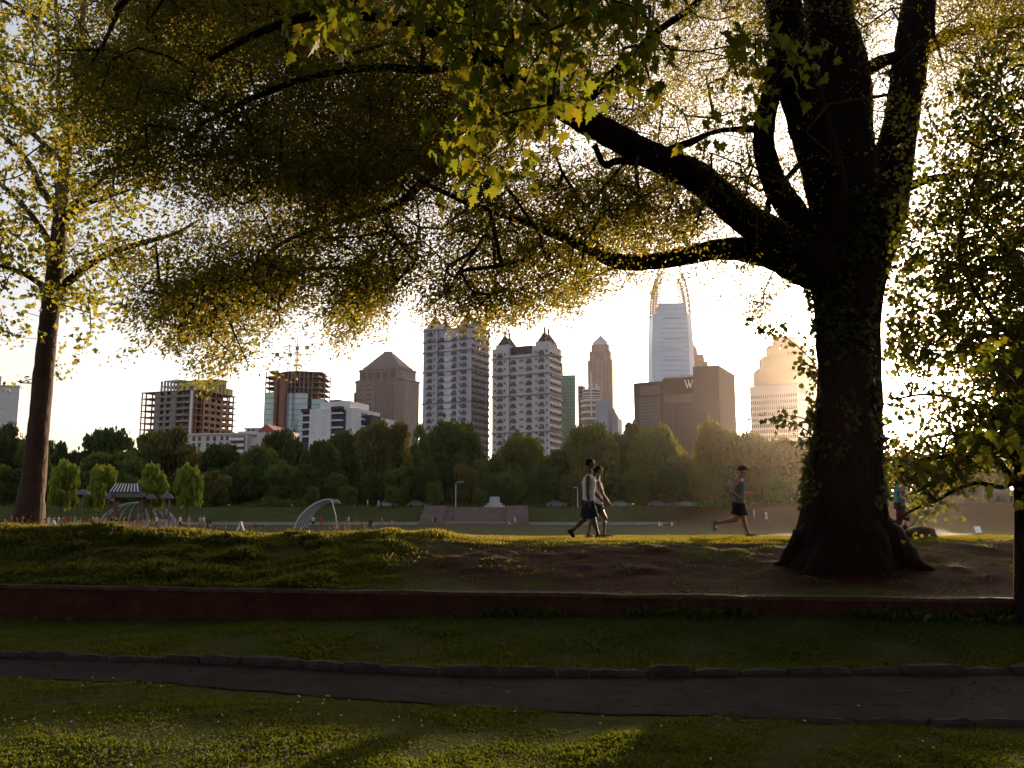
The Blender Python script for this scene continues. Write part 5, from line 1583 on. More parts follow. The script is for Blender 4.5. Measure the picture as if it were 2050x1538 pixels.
# clover in the near lawn
cl = MB(); r_ = random.Random(5)
pts = []
for cx0, cy0, sx, sy, n in [(330, 1500, 160, 26, 60), (470, 1490, 90, 22, 45), (560, 1512, 60, 20, 25), (120, 1475, 90, 22, 34), (700, 1520, 120, 14, 14), (900, 1440, 300, 20, 26), (300, 1370, 180, 10, 16), (1500, 1490, 300, 25, 12), (650, 1405, 60, 8, 14)]:
    for _ in range(int(n * .62)): pts.append((r_.gauss(cx0, sx), r_.gauss(cy0, sy)))
for px, py in pts:
    p = on_z(px, min(py, 1560), .05)
    if p.y > float(path_near(p.x)) - .05: continue
    h = r_.uniform(.035, .085); g = gz(p.x, p.y)
    cl.ball((p.x, p.y, g + h), (.0075, .0075, .007), 6, 4)
    for _ in range(5):
        a = r_.uniform(0, 6.28); cl.ball((p.x + .006 * math.cos(a), p.y + .006 * math.sin(a), g + h - .003), .004, 4, 3)
tag(cl.link('clover_flowers', mat('clover_head', (.50, .42, .36), .8, .2, 60)), kind='stuff')
# rock on the crest, pale bent branch, fallen leaves and twigs
rk = bmesh.new(); bmesh.ops.create_icosphere(rk, subdivisions=4, radius=1)
for v in rk.verts:
    q = v.co.copy(); d = 1 + .28 * mnoise.noise(q * 1.3) + .10 * mnoise.noise(q * 3.7)
    v.co = Vector((q.x * .36 * d + .06 * q.z, q.y * .24 * d, q.z * .17 * d))
rme = bpy.data.meshes.new('rock'); rk.to_mesh(rme); rk.free(); rme.materials.append(mat('brown_rock', (.06, .035, .028), .95, .4, 5, bump=.8, bscale=14))
for q in rme.polygons: q.use_smooth = True
p = at(1842, 1080, 17.9)
ro = put('rock', rme, None, (p.x, 17.9, gz(p.x, 17.9) + .06)); tag(ro, 'brown rock half sunk in the crest right of the oak trunk', 'rock')
pb = empty('dead_branch', (0, 0, 0), label='pale bent dead branch lying on the bank right of the oak', cat='branch')
S = spline([(*on_z(a, c, zz), r_) for a, c, zz, r_ in [(1878, 1142, .68, .022), (1898, 1128, .76, .030), (1916, 1112, .86, .034), (1927, 1096, .97, .033), (1935, 1080, 1.10, .030)]], 5)
limb_mesh(MB(), S, k=9, bark=.08, seed=4).link('stem', mat('bleached_wood', (.30, .24, .22), .9, .3, 20), pb, smooth=True)
MB().tube([tuple(S[13][:3]), tuple(S[13][:3] + np.array([.10, .05, .10])), tuple(S[13][:3] + np.array([.14, .05, .2]))], [.014, .01, .004], 5).link('side_twig', bpy.data.materials['bleached_wood'], pb)
lit = []
lr = np.random.default_rng(12)
NL = 300
x = lr.uniform(-8, 8, NL); y = lr.uniform(5.5, 16.5, NL)
zz = np.where((y > path_near(x)) & (y < path_far(x)), .03, ground_z(x, y) + .02)
DD = unit(np.stack([lr.normal(size=NL), lr.normal(size=NL), lr.uniform(-.1, .3, NL)], -1))
o = put('fallen_leaves', leaves_mesh('fallen_leaves', np.stack([x, y, zz], -1), .05, BROAD_LEAF, grass_mat('dry_leaf', (.04, .025, .015), (.09, .06, .035), (.08, .05, .02), .2), D=DD, rng=lr)); tag(o, kind='stuff')
tw = MB(); r_ = random.Random(2)
for _ in range(60):
    px, py = r_.uniform(100, 2000), r_.uniform(1370, 1430)
    p = on_z(px, py, .04); a = r_.uniform(0, PI); L = r_.uniform(.05, .22)
    tw.tube([(p.x, p.y, .045), (p.x + L * .5 * math.cos(a), p.y + L * .5 * math.sin(a), .05), (p.x + L * math.cos(a + .3), p.y + L * math.sin(a + .3), .045)], .003, 4)
tag(tw.link('twig_litter', twig_m), kind='stuff')

# ---------------------------------------------------------------- unseen trees added behind the viewer to shade the lawn
brng = np.random.default_rng(44)
for i, (bx, by, hh, rad) in enumerate([(-9, -9, 15, 7), (0.5, -13, 17, 8), (10, -10, 15, 7), (-19, -3, 15, 7), (19, -1, 15, 7.5)]):
    t = empty('added_shade_tree', (bx, by, 0), label='unseen leafy tree added behind the viewer to shade the lawn', cat='tree', group='unseen trees added behind the viewpoint for shade')
    tb = MB(); tb.tube([(0, 0, -.2), (.1, 0, 2), (0, .1, 5), (.2, 0, hh * .8)], [.42, .34, .28, .06], 12)
    for _ in range(10):
        a = brng.uniform(0, 6.28); z0 = brng.uniform(3, hh * .6); tb.tube([(0, 0, z0), (rad * .5 * math.cos(a), rad * .5 * math.sin(a), z0 + 1.6), (rad * .85 * math.cos(a), rad * .85 * math.sin(a), z0 + 2.4)], [.13, .08, .02], 6)
    tb.link('trunk', bark_oak, t, smooth=True)
    P = crown_points(brng, 6500, 30) * np.array([rad, rad, hh - 2]) + np.array([0, 0, 2])
    wx_, wy_ = P[:, 0] + bx, P[:, 1] + by
    put('crown', leaves_mesh('crown', P[~((np.abs(wx_) < wy_ * .8 + 3) & (wy_ > -2))], .42, OAK_LEAF, lf_oak, rng=brng), t)
# ---------------------------------------------------------------- people
def remeshed(name, mb, voxel, m, smooth_it=4, fold=0):
    me = mb.mesh('tmp', None)
    o = bpy.data.objects.new('tmp', me); COL.objects.link(o)
    a = o.modifiers.new('r', 'REMESH'); a.mode = 'VOXEL'; a.voxel_size = voxel; a.use_smooth_shade = True
    b_ = o.modifiers.new('s', 'SMOOTH'); b_.factor = .5; b_.iterations = smooth_it
    dg = bpy.context.evaluated_depsgraph_get(); dg.update()
    new = bpy.data.meshes.new_from_object(o.evaluated_get(dg)); new.name = name
    bpy.data.objects.remove(o); bpy.data.meshes.remove(me)
    new.materials.clear(); new.materials.append(m)
    if fold:
        for v in new.vertices:
            q = v.co; n_ = mnoise.noise(Vector((q.x * 13, q.y * 13, q.z * 5))) + .6 * mnoise.noise(Vector((q.x * 26 + 5, q.y * 26, q.z * 14)))
            v.co = q + v.normal * n_ * fold
    for q in new.polygons: q.use_smooth = True
    return new
def loft(mb, rings, k=18):
    """rings: (centre xyz, half-length along x, half-width along y, tilt in radians around y)"""
    vs = []
    for c, a, b_, tl in rings:
        for j in range(k):
            t = 2 * PI * j / k
            x, y = a * math.cos(t), b_ * math.sin(t)
            vs.append((c[0] + x * math.cos(tl), c[1] + y, c[2] - x * math.sin(tl)))
    n = len(rings)
    fs = [(i * k + j, i * k + (j + 1) % k, (i + 1) * k + (j + 1) % k, (i + 1) * k + j) for i in range(n - 1) for j in range(k)]
    fs += [tuple(range(k - 1, -1, -1)), tuple((n - 1) * k + j for j in range(k))]
    return mb.add(vs, fs)
def V(*a): return Vector(a)
def skin(name, c): return mat(name, c, .55, .08, 8, spec=.4)

def limb(mb, pts, rad, k=12):
    for p, r_ in zip(pts, rad): mb.ball(p, r_ * .98, k, 7)
    mb.tube(pts, rad, k)
def hand(mb, w_, d, curl=.6, side=1):
    """w_: wrist, d: direction of the palm; fingers curl forward (+x)"""
    d = d.normalized(); lat = V(0, side, 0)
    n_ = d.cross(lat).normalized()
    if n_.x < 0: n_ = -n_
    palm = w_ + d * .045
    mb.tube([w_, w_ + d * .03, w_ + d * .085], [.024, .030, .030], 10)
    for i, (off, L) in enumerate([(-.027, .070), (-.010, .080), (.008, .076), (.025, .060)]):
        b_ = w_ + d * .078 + lat * off
        d1 = (d + n_ * .25 * curl).normalized(); d2 = (d + n_ * 1.3 * curl).normalized(); d3 = (d * .3 + n_ * 1.6 * curl).normalized()
        mb.tube([b_, b_ + d1 * L * .45, b_ + d1 * L * .45 + d2 * L * .33, b_ + d1 * L * .45 + d2 * L * .33 + d3 * L * .25], [.0105, .010, .0095, .008], 7)
    th = w_ + d * .03 - lat * .022
    mb.tube([th, th + d * .025 - lat * .012 + n_ * .022, th + d * .05 - lat * .006 + n_ * .036], [.013, .011, .009], 7)

def foot_shapes(mb, heel, toe, ankle):
    d = (toe - heel); L = d.length; d.normalize()
    up = (ankle - heel); up = (up - d * up.dot(d)); up = up.normalized() if up.length > .01 else V(0, 0, 1)
    mb.tube([heel + up * .035 - d * .005, heel + d * L * .3 + up * .05, heel + d * L * .62 + up * .036, toe - d * .03 + up * .026], [.038, .046, .044, .030], 12)
    mb.tube([heel + up * .012, heel + d * L * .5 + up * .012, toe - d * .02 + up * .014], [.030, .034, .030], 10)
    mb.tube([ankle - d * .0 - up * .02, ankle + up * .03], [.042, .040], 10)
    return up

def person(px0, Y, ground_py, J, kind, label):
    """J: joints in photo pixels, all in the plane of travel; y offsets are added for left and right limbs"""
    s = Y / F * 1.003
    x0 = at(px0, 1000, Y).x; z0 = gz(x0, Y)
    root = empty('person', (x0, Y, z0), label=label, cat='person')
    def q(pt, y=0.0): return V((pt[0] - px0) * s, y, (ground_py - pt[1]) * s)
    c = kind
    hr = .092
    body = MB()
    hd = q(J['head'])                     # centre of skull
    chin = q(J['chin']); nb = q(J['neck']); hip = q(J['hip']); ch = q(J['chest'])
    sh_w = c['sh']; hp_w = c['hip']
    f = (chin - hd); f.normalize()
    # head facing +x, pitch from head->chin direction
    mb = body
    mb.ball(hd + V(-.008, 0, .02), (.098, .076, .095), 18, 12)
    mb.ball(hd + V(.022, 0, -.045), (.066, .058, .070), 16, 10)          # jaw and cheeks
    mb.ball(hd + V(.058, 0, -.098), (.026, .026, .020), 10, 7)           # chin
    mb.tube([hd + V(.082, 0, .0), hd + V(.108, 0, -.036), hd + V(.090, 0, -.046)], [.010, .014, .012], 8)  # nose
    mb.ball(hd + V(.080, 0, -.070), (.016, .026, .010), 10, 6)           # lips
    mb.ball(hd + V(.078, 0, .016), (.020, .048, .011), 10, 6)            # brow
    for sg in (-1, 1):
        mb.ball(hd + V(.0, sg * .076, -.012), (.019, .010, .030), 10, 7)  # ears
        mb.ball(hd + V(.072, sg * .030, -.006), (.012, .013, .009), 8, 6)  # eyes
    limb(mb, [hd + V(-.015, 0, -.06), nb + V(0, 0, .02), nb + V(-.005, 0, -.04)], [.052, .054, .064])
    sp = [hip + V(0, 0, -.06), hip, hip.lerp(ch, .45), ch, ch.lerp(nb, .6), nb + V(-.01, 0, -.005)]
    dep = c['dep']
    A = [.085, .100, .088, .108, .085, .052]; B_ = [hp_w * .85, hp_w, hp_w * .90, sh_w * .88, sh_w * .80, .06]
    tl = [0] * 6
    loft(mb, [(p, a * dep, b_, t) for p, a, b_, t in zip(sp, A, B_, tl)], 22)
    shy = sh_w * .92; hy = hp_w * .52
    cl_top = MB(); cl_bot = MB(); shoes = []
    # arms: near arm is on the viewer's side (-y)
    for key, sg in (('arm_n', -1), ('arm_f', 1)):
        a = [q(p, sg * shy) for p in J[key]]
        a[1].y += sg * .05; a[2].y += sg * c.get('handy', .0)
        m1 = a[0].lerp(a[1], .45); m2 = a[1].lerp(a[2], .3)
        k_ = c['thick']
        limb(mb, [a[0], m1, a[1], m2, a[2]], [.058 * k_, .050 * k_, .039 * k_, .042 * k_, .027 * k_])
        hand(mb, a[2], (a[2] - a[1]) if 'hd' not in c else (a[2] - a[1]), c.get('curl', .6), side=1)
        cl_top.ball(a[0] + V(0, -sg * .012, 0), (.064 * k_ + .012, .056, .066 * k_ + .010), 14, 9)
        if c.get('sleeve'):
            e = a[0].lerp(a[1], c['sleeve']); cl_top.tube([a[0], e], [.074 * k_, .070 * k_], 14)
    for key, sg in (('leg_n', -1), ('leg_f', 1)):
        h_, kn, an, heel, toe = [q(p, sg * hy) for p in J[key]]
        for p_ in (an, heel, toe): p_.y = sg * hy * .75
        k_ = c['thick']
        limb(mb, [h_, h_.lerp(kn, .35), h_.lerp(kn, .8), kn, kn.lerp(an, .32) + V(-.012, 0, 0), kn.lerp(an, .72), an], [.092 * k_, .086 * k_, .062 * k_, .056 * k_, .058 * k_, .038 * k_, .034 * k_])
        foot_shapes(mb, heel, toe, an)
        fm = MB(); foot_shapes(fm, heel + (heel - toe).normalized() * .008, toe + (toe - heel).normalized() * .012, an - V(0, 0, .0))
        shoes.append(fm)
        e = h_.lerp(kn, c['short']); r_ = c['flare']
        if c.get('pants'):
            cl_bot.tube([h_ + V(0, 0, .03), h_.lerp(kn, .5), kn, kn.lerp(an, .5), an + (an - kn).normalized() * -.02], [.105, .092, .072, .064, .056], 14)
            cl_bot.ball(kn, .073, 12, 8)
        else:
            cl_bot.tube([h_ + V(0, 0, .03), h_.lerp(e, .5), e], [.108 * k_, .108 * k_ * r_, .104 * k_ * r_], 16)
    sp2 = [(hip + V(0, 0, c['hem']), .112 * dep, hp_w * 1.08), (hip.lerp(ch, .30), .108 * dep, hp_w * 1.04), (hip.lerp(ch, .6), .108 * dep, hp_w * 1.02), (ch, .125 * dep, sh_w * .94), (ch.lerp(nb, .62), .100 * dep, sh_w * .84), (nb + V(-.005, 0, -.02), .068, .078)]
    loft(cl_top, [(p, a, b_, 0) for p, a, b_ in sp2], 24)
    loft(cl_bot, [(hip + V(0, 0, .085), .104 * dep, hp_w * 1.02, 0), (hip, .114 * dep, hp_w * 1.06, 0), (hip + V(0, 0, -.08), .112 * dep, hp_w * 1.04, 0)], 22)
    put('body', remeshed('body', body, .0075, c['skin'], 3), root)
    put('top', remeshed('top', cl_top, .011, c['m_top'], 4, .011), root)
    put('trousers' if c.get('pants') else 'shorts', remeshed('shorts', cl_bot, .011, c['m_bot'], 4, .011), root)
    for fm in shoes: put('shoe', remeshed('shoe', fm, .007, c['m_shoe'], 2), root)
    hm = MB()
    if c['hair'] == 'cap':
        hm.ball(hd + V(-.012, 0, .045), (.106, .086, .085), 18, 12)
        cp_ = put('cap', remeshed('cap', hm, .008, c['m_hair'], 2), root)
        bm = MB(); bm.tube([hd + V(.075, 0, .040), hd + V(.125, 0, .030), hd + V(.165, 0, .012)], [.022, .018, .010], 12)
        bm.v = [(v[0], v[1] * 3.0, v[2]) for v in bm.v]
        put('cap_brim', remeshed('cap_brim', bm, .007, c['m_hair'], 1), cp_)
    else:
        hm.ball(hd + V(-.022, 0, .030), (.098, .083, .093), 18, 12)
        if c['hair'] == 'bun':
            hm.ball(hd + V(-.118, 0, .03), (.040, .036, .040), 12, 8); hm.ball(hd + V(-.085, 0, -.01), (.04, .05, .06), 12, 8)
        put('hair', remeshed('hair', hm, .008, c['m_hair'], 2), root)
    return root
m_dark = lambda n, c: mat(n, c, .9, .15, 6, spec=.06)
MAN = dict(sh=.215, hip=.165, dep=1.32, thick=1.08, short=.92, flare=1.10, hem=-.055, skin=skin('deep_brown_skin', (.085, .040, .024)), m_top=m_dark('pale_grey_tee', (.55, .52, .52)), m_bot=m_dark('navy_shorts', (.020, .020, .035)), m_shoe=m_dark('black_shoes', (.02, .018, .02)), hair='short', m_hair=m_dark('black_hair', (.010, .008, .008)), curl=.5)
person(1178, 20.6, 1078, dict(head=(1183.5, 931), chin=(1190, 944), neck=(1181, 953), chest=(1179.5, 969), hip=(1178.5, 1006),
       arm_n=[(1177, 959), (1174.5, 986), (1177.5, 1008)], arm_f=[(1181, 959), (1190, 985), (1203, 1000)],
       leg_n=[(1179, 1009), (1187, 1040), (1195, 1069), (1191, 1077.5), (1215, 1078)], leg_f=[(1178, 1009), (1171, 1040), (1147, 1061), (1137, 1064), (1149, 1078)]),
       MAN, 'tall man walking in a loose pale sleeveless tee, dark knee shorts and black shoes')
WOM = dict(sh=.170, hip=.155, dep=1.08, thick=.95, short=.42, flare=1.08, hem=-.02, skin=skin('brown_skin', (.17, .085, .050)), m_top=m_dark('white_tank_top', (.62, .58, .57)), m_bot=m_dark('dark_blue_shorts', (.022, .022, .050)), m_shoe=m_dark('grey_shoes', (.14, .12, .12)), hair='bun', m_hair=m_dark('dark_hair', (.012, .009, .008)), curl=.5)
person(1196, 21.3, 1078.5, dict(head=(1199.5, 945.5), chin=(1205, 957), neck=(1197, 965), chest=(1197, 980), hip=(1196.5, 1012),
       arm_n=[(1196, 970), (1205, 993), (1217, 1010)], arm_f=[(1197, 970), (1205, 988), (1214, 999)],
       leg_n=[(1196, 1015), (1183, 1044), (1177, 1069), (1172, 1078), (1188, 1078.5)], leg_f=[(1197, 1015), (1211.5, 1039), (1208, 1068), (1205, 1077), (1226, 1078)]),
       WOM, 'woman walking beside the tall man in a white tank top and very short dark shorts')
RUN = dict(sh=.215, hip=.165, dep=1.38, thick=1.16, short=.70, flare=1.14, hem=-.02, skin=skin('tanned_skin', (.30, .15, .10)), m_top=m_dark('grey_tank_top', (.17, .165, .17)), m_bot=m_dark('black_shorts', (.018, .014, .016)), m_shoe=m_dark('grey_running_shoes', (.16, .14, .13)), hair='cap', m_hair=m_dark('black_cap', (.015, .013, .018)), curl=1.1)
person(1480, 20.9, 1073, dict(head=(1489, 941), chin=(1494, 953), neck=(1482, 958), chest=(1479, 971), hip=(1478, 1005),
       arm_n=[(1471, 961), (1459, 982), (1477, 995)], arm_f=[(1479, 962), (1487, 983), (1502, 985)],
       leg_n=[(1477, 1008), (1470, 1036), (1433, 1043), (1427, 1038), (1426, 1060)], leg_f=[(1480, 1008), (1489, 1039), (1496, 1064), (1492, 1072), (1514, 1070)]),
       RUN, 'man running in black cap, grey tank top and black shorts, one leg kicked back')
TEA = dict(sh=.170, hip=.155, dep=1.0, thick=.92, short=1, flare=1.0, hem=-.02, pants=True, skin=skin('fair_skin', (.34, .19, .13)), m_top=m_dark('teal_top', (.05, .26, .28)), m_bot=m_dark('dark_red_leggings', (.07, .014, .022)), m_shoe=m_dark('pale_shoes', (.32, .26, .26)), hair='bun', m_hair=m_dark('brown_hair', (.04, .02, .015)), curl=1.0)
person(1800, 21.2, 1068, dict(head=(1807, 946), chin=(1812, 957), neck=(1804, 963), chest=(1803, 977), hip=(1799, 1005),
       arm_n=[(1802, 967), (1796, 988), (1810, 996)], arm_f=[(1804, 967), (1812, 986), (1824, 980)],
       leg_n=[(1800, 1008), (1794, 1037), (1782, 1057), (1777, 1057), (1779, 1068)], leg_f=[(1800, 1008), (1817, 1031), (1806, 1059), (1802, 1066), (1821, 1067)]),
       TEA, 'runner in teal top and dark red leggings right of the oak trunk, half behind leaves')
# ---------------------------------------------------------------- things out on the field
FLD = lambda px, Y: (at(px, 1040, Y).x, Y)
m_steel = mat('galvanised_tube', (.45, .44, .46), .5, .1, 2)
m_mesh = mat('grey_chain_link', (.16, .16, .17), .7, .1, 2)
m_stone = mat('grey_ashlar', (.24, .22, .24), .9, .2, 1.2, bump=.3)
m_post = mat('reddish_post', (.13, .07, .06), .85, .2, 2)
m_lead = mat('dark_metal_roof', (.09, .075, .085), .6, .15, 1)
m_stair = mat('brown_stone_stairs', (.15, .11, .10), .9, .2, .5)
m_w = mat('white_board', (.70, .70, .74), .6, 0)

# stone edging strip along the far side of the field
st = MB()
for i in range(-14, 9):
    x0, x1 = i * 9.0, (i + 1) * 9.0
    st.box(x0, x1 - .06, 171.5, 173.2, -.3, .62)
wq = st.link('stone_edging', m_stone); tag(wq, 'long low grey stone edging at the foot of the far grass bank', 'wall')

# backstop: arched tubes joined by netting
bx, by = FLD(643, 118)
bs = empty('backstop', (bx, by, gz(bx, by)), 0, 'curved net backstop of pale tubes standing on the field', 'backstop')
W_, H_ = 82 / F * 118, 3.75
def arch(u):      # front lip leans over to the right, tail comes down at the left
    out = []
    for i in range(13):
        t = i / 12
        x = W_ * (.42 - .92 * (t ** 1.05)) ; z = H_ * math.sin(PI * min(1, .42 + t * .58)) ** .75 if t > 0 else H_ * .97
        out.append((x, u, max(z, 0)))
    return out
for u in (-3.4, -1.7, 0, 1.7, 3.4):
    pts = [(W_ * .50, u * .9, 0), (W_ * .46, u * .9, H_ * .45), (W_ * .36, u * .8, H_ * .88)] + [(W_ * (.30 - .80 * t), u * (.75 + .25 * t), H_ * math.cos(t * PI / 2) ** .62) for t in np.linspace(0, 1, 11)]
    if u > -3: pts = pts[2:]
    MB().tube(pts, .085 if abs(u) > 3 else .055, 6).link('tube', m_steel, bs)
nt_ = MB()
for t in np.linspace(0, 1, 34):
    x = W_ * (.30 - .80 * t); z = H_ * math.cos(t * PI / 2) ** .62; k_ = .75 + .25 * t
    nt_.tube([(x, -3.4 * k_, z), (x, 0, z), (x, 3.4 * k_, z)], .026, 3, caps=False)
for u in np.linspace(-3.4, 3.4, 30):
    nt_.tube([(W_ * (.30 - .80 * t), u * (.75 + .25 * t), H_ * math.cos(t * PI / 2) ** .62) for t in np.linspace(0, 1, 12)], .026, 3, caps=False)
nt_.link('netting', m_mesh, bs)

# playground: net dome, tower roof, umbrella roofs, planter walls
px_, py_ = FLD(240, 124)
dm_ = empty('net_dome', (px_, py_ + 6, gz(px_, py_)), 0, 'wide low dome of pale ribs and netting on the playground', 'climbing dome')
Rd = 76 / F * 128; Hd = 3.6
for k_ in range(12):
    a = PI * k_ / 12
    pts = [(Rd * math.cos(t) * math.cos(a), Rd * .6 * math.cos(t) * math.sin(a), Hd * math.sin(t)) for t in np.linspace(0, PI, 21)]
    MB().tube(pts, .075, 5).link('rib', m_steel, dm_)
nn = MB()
for t in np.linspace(.08, PI / 2 - .1, 16):
    nn.tube([(Rd * math.cos(t) * math.cos(a), Rd * .6 * math.cos(t) * math.sin(a), Hd * math.sin(t)) for a in np.linspace(0, 2 * PI, 37)], .024, 3, caps=False)
nn.link('netting', m_mesh, dm_)
tw_ = empty('playground_tower', (px_ + .3, py_ + 2, gz(px_, py_)), 0, 'playground shelter with slatted dark roof on reddish posts', 'shelter')
s_ = 124 / F
for x in (-26, 27): MB().box((x - 3) * s_, (x + 3) * s_, -.3, .3, .6, 4.2).link('post', m_post, tw_)
MB().box(-34 * s_, 36 * s_, -1.6, 1.6, 4.2, 4.9).link('beam', m_lead, tw_)
MB().prism([(-31 * s_, -1.8), (31 * s_, -1.8), (31 * s_, 1.8), (-31 * s_, 1.8)], 4.9, 6.0, [(-22 * s_, -1.2), (22 * s_, -1.2), (22 * s_, 1.2), (-22 * s_, 1.2)]).link('roof', m_lead, tw_)
for k_ in range(9): MB().tube([((-28 + k_ * 7) * s_, -1.95, 4.95), ((-21 + k_ * 5.3) * s_, -1.35, 6.1)], .07, 5).link('roof_slat', m_w, tw_)
for i, (cx, base, ytop, hw, lb) in enumerate([(163, 1035, 980, 15, 'small mushroom shaped shade roof left of the playground dome'), (333, 1035, 987, 13, 'mushroom shaped shade roof on thick posts right of the playground dome'), (215, 1035, 988, 9, 'little shade roof beside the left post of the playground shelter'), (300, 1035, 988, 10, 'little shade roof between playground shelter and thick posts')]):
    X_, Y_ = FLD(cx, 122 + i); t = empty('shade_roof', (X_, Y_, gz(X_, Y_)), 0, lb, 'shade roof')
    h = at(cx, ytop, Y_).z - gz(X_, Y_)
    r_ = hw * s_
    MB().prism([(r_ * math.cos(a), r_ * math.sin(a)) for a in np.linspace(0, 2 * PI, 17)[:-1]], h - .75, h - .2, [(r_ * .6 * math.cos(a), r_ * .6 * math.sin(a)) for a in np.linspace(0, 2 * PI, 17)[:-1]]).prism([(r_ * .6 * math.cos(a), r_ * .6 * math.sin(a)) for a in np.linspace(0, 2 * PI, 17)[:-1]], h - .2, h, [(r_ * .15 * math.cos(a), r_ * .15 * math.sin(a)) for a in np.linspace(0, 2 * PI, 17)[:-1]]).link('roof', m_lead, t)
    if i == 1:
        for x in (-.35, .25): MB().box(x - .14, x + .14, -.14, .14, 0, h - .75).link('post', m_post, t)
    else: MB().tube([(0, 0, 0), (0, 0, h - .7)], .09, 6).link('post', m_post, t)
for i, (cx, hw, h, lb) in enumerate([(208, 12, 1.05, 'grey stone planter at the left foot of the playground shelter'), (228, 9, .85, 'low grey stone planter left of the middle of the shelter'), (262, 13, .85, 'wide low grey stone planter in the middle of the shelter'), (290, 7, .95, 'grey stone planter at the right foot of the shelter'), (325, 9, 1.05, 'grey stone block below the thick posts')]):
    X_, Y_ = FLD(cx, 117); t = empty('stone_planter', (X_, Y_, gz(X_, Y_)), 0, lb, 'planter'); w_ = hw * 117 / F
    MB().box(-w_, w_, -.5, .5, -.1, h).link('box', m_stone, t); MB().box(-w_ - .05, w_ + .05, -.55, .55, h + .003, h + .1).link('capping', m_stone, t)
    if i in (1, 2):
        pr_ = np.random.default_rng(i); P_ = np.stack([pr_.uniform(-w_, w_, 200), pr_.uniform(-.4, .4, 200), h + .1 + pr_.uniform(0, .35, 200)], -1)
        put('plants', leaves_mesh('plants', P_, .2, LEAF_Q, fl_dark, rng=pr_), t)

# broad stone steps in the far bank with side walls
X_, Y_ = FLD(948, 171)
sp_ = empty('stone_steps', (X_, Y_, 0), 0, 'broad flight of brown stone steps in the far grass bank', 'steps'); w_ = 66 / F * 171
q = MB()
for i in range(11): q.box(-w_, w_, i * 1.5, 22, .1 + i * .32, .1 + (i + 1) * .32)
q.link('flight', m_stair, sp_)
for sg in (-1, 1):
    q = MB()
    for i in range(4): q.box(sg * (w_ + 2) - 2.2, sg * (w_ + 2) + 2.2, i * 4 - .5, i * 4 + 3.5, 0, 1.0 + i * .95)
    q.link('side_wall', m_stair, sp_)

# lamp post, white monument, sandwich boards, bins, posts
def lamp(px, ytop, Y, label, arm):
    x, y = FLD(px, Y); g = gz(x, Y); t = empty('street_lamp', (x, Y, g), 0, label, 'lamp post'); h = at(px, ytop, Y).z - g
    MB().tube([(0, 0, 0), (0, 0, h * .5), (0, 0, h)], [.13, .10, .07], 8).link('pole', m_steel, t)
    MB().tube([(0, 0, h), (arm * .5, 0, h + .25), (arm, 0, h + .2)], .05, 6).link('arm', m_steel, t)
    MB().box(arm - .1, arm + .75, -.18, .18, h + .12, h + .3).link('lamp_head', m_steel, t)
lamp(912, 967, 196, 'tall grey street lamp above the stone steps', .9)
lamp(1157, 978, 198, 'grey street lamp left of the walking couple', -.8)
X_, Y_ = FLD(990, 194); mo = empty('white_monument', (X_, Y_, gz(X_, Y_)), 0, 'white stone monument at the top of the steps', 'monument')
MB().box(-2.2, 2.2, -1, 1, 0, .5).box(-1.6, 1.6, -.8, .8, .5, 1.0).link('plinth', mat('monument_stone', (.38, .38, .42), .8, .1, 2), mo); MB().box(-1.1, 1.1, -.5, .5, 1.0, 2.3).link('block', bpy.data.materials['monument_stone'], mo)
def aboard(px, Y, label, h=1.1, turn=0.0):
    x, y = FLD(px, Y); t = empty('sandwich_board', (x, Y, gz(x, Y)), turn, label, 'sign')
    for sg in (-1, 1):
        MB().add([(sg * .38, -.30, 0), (sg * .38, .30, 0), (sg * .04, .30, h), (sg * .04, -.30, h), (sg * .38 - sg * .03, -.30, 0), (sg * .38 - sg * .03, .30, 0), (sg * .04 - sg * .03, .30, h), (sg * .04 - sg * .03, -.30, h)], [(0, 1, 2, 3), (7, 6, 5, 4), (0, 4, 5, 1), (1, 5, 6, 2), (2, 6, 7, 3), (3, 7, 4, 0)]).link('panel', m_w, t)
aboard(483, 98, 'white sandwich board on the field left of the backstop', 1.0)
aboard(108, 98, 'white sandwich board behind the grass at the sycamore', 1.1)
aboard(1954, 86, 'white sandwich board on the field at the far right', .62, PI / 2)
m_bin = mat('dark_bin', (.035, .022, .022), .7, .1, 3)
for px, Y, lb in [(419, 112, 'dark round litter bin right of the playground'), (742, 140, 'dark litter bin right of the backstop'), (2, 112, 'dark litter bin at the left edge of the photo')]:
    x, y = FLD(px, Y); t = empty('litter_bin', (x, Y, gz(x, Y)), 0, lb, 'bin')
    MB().tube([(0, 0, 0), (0, 0, .95)], [.30, .34], 12).link('drum', m_bin, t); MB().tube([(0, 0, .96), (0, 0, 1.05)], [.36, .30], 12).link('lid', m_bin, t)

# dark park building with a pale roof edge at the right
X_, Y_ = FLD(1985, 134); pb_ = empty('park_building', (X_, Y_, gz(X_, Y_)), 0, 'low dark park building with a pale roof edge at the top of the bare slope', 'building')
MB().box(-52 / F * 134, 40 / F * 134, 0, 8, -.3, 5.0).link('wall', mat('dark_plum_wall', (.10, .07, .08), .9, .15, .3), pb_)
MB().box(-58 / F * 134, 46 / F * 134, -.8, 9, 5.003, 5.35).link('roof', m_w, pb_)
for x in (-2.6, -1.2, 1.0): MB().box(x, x + .7, -.04, .1, 0, 2.2).link('door', m_lead, pb_)

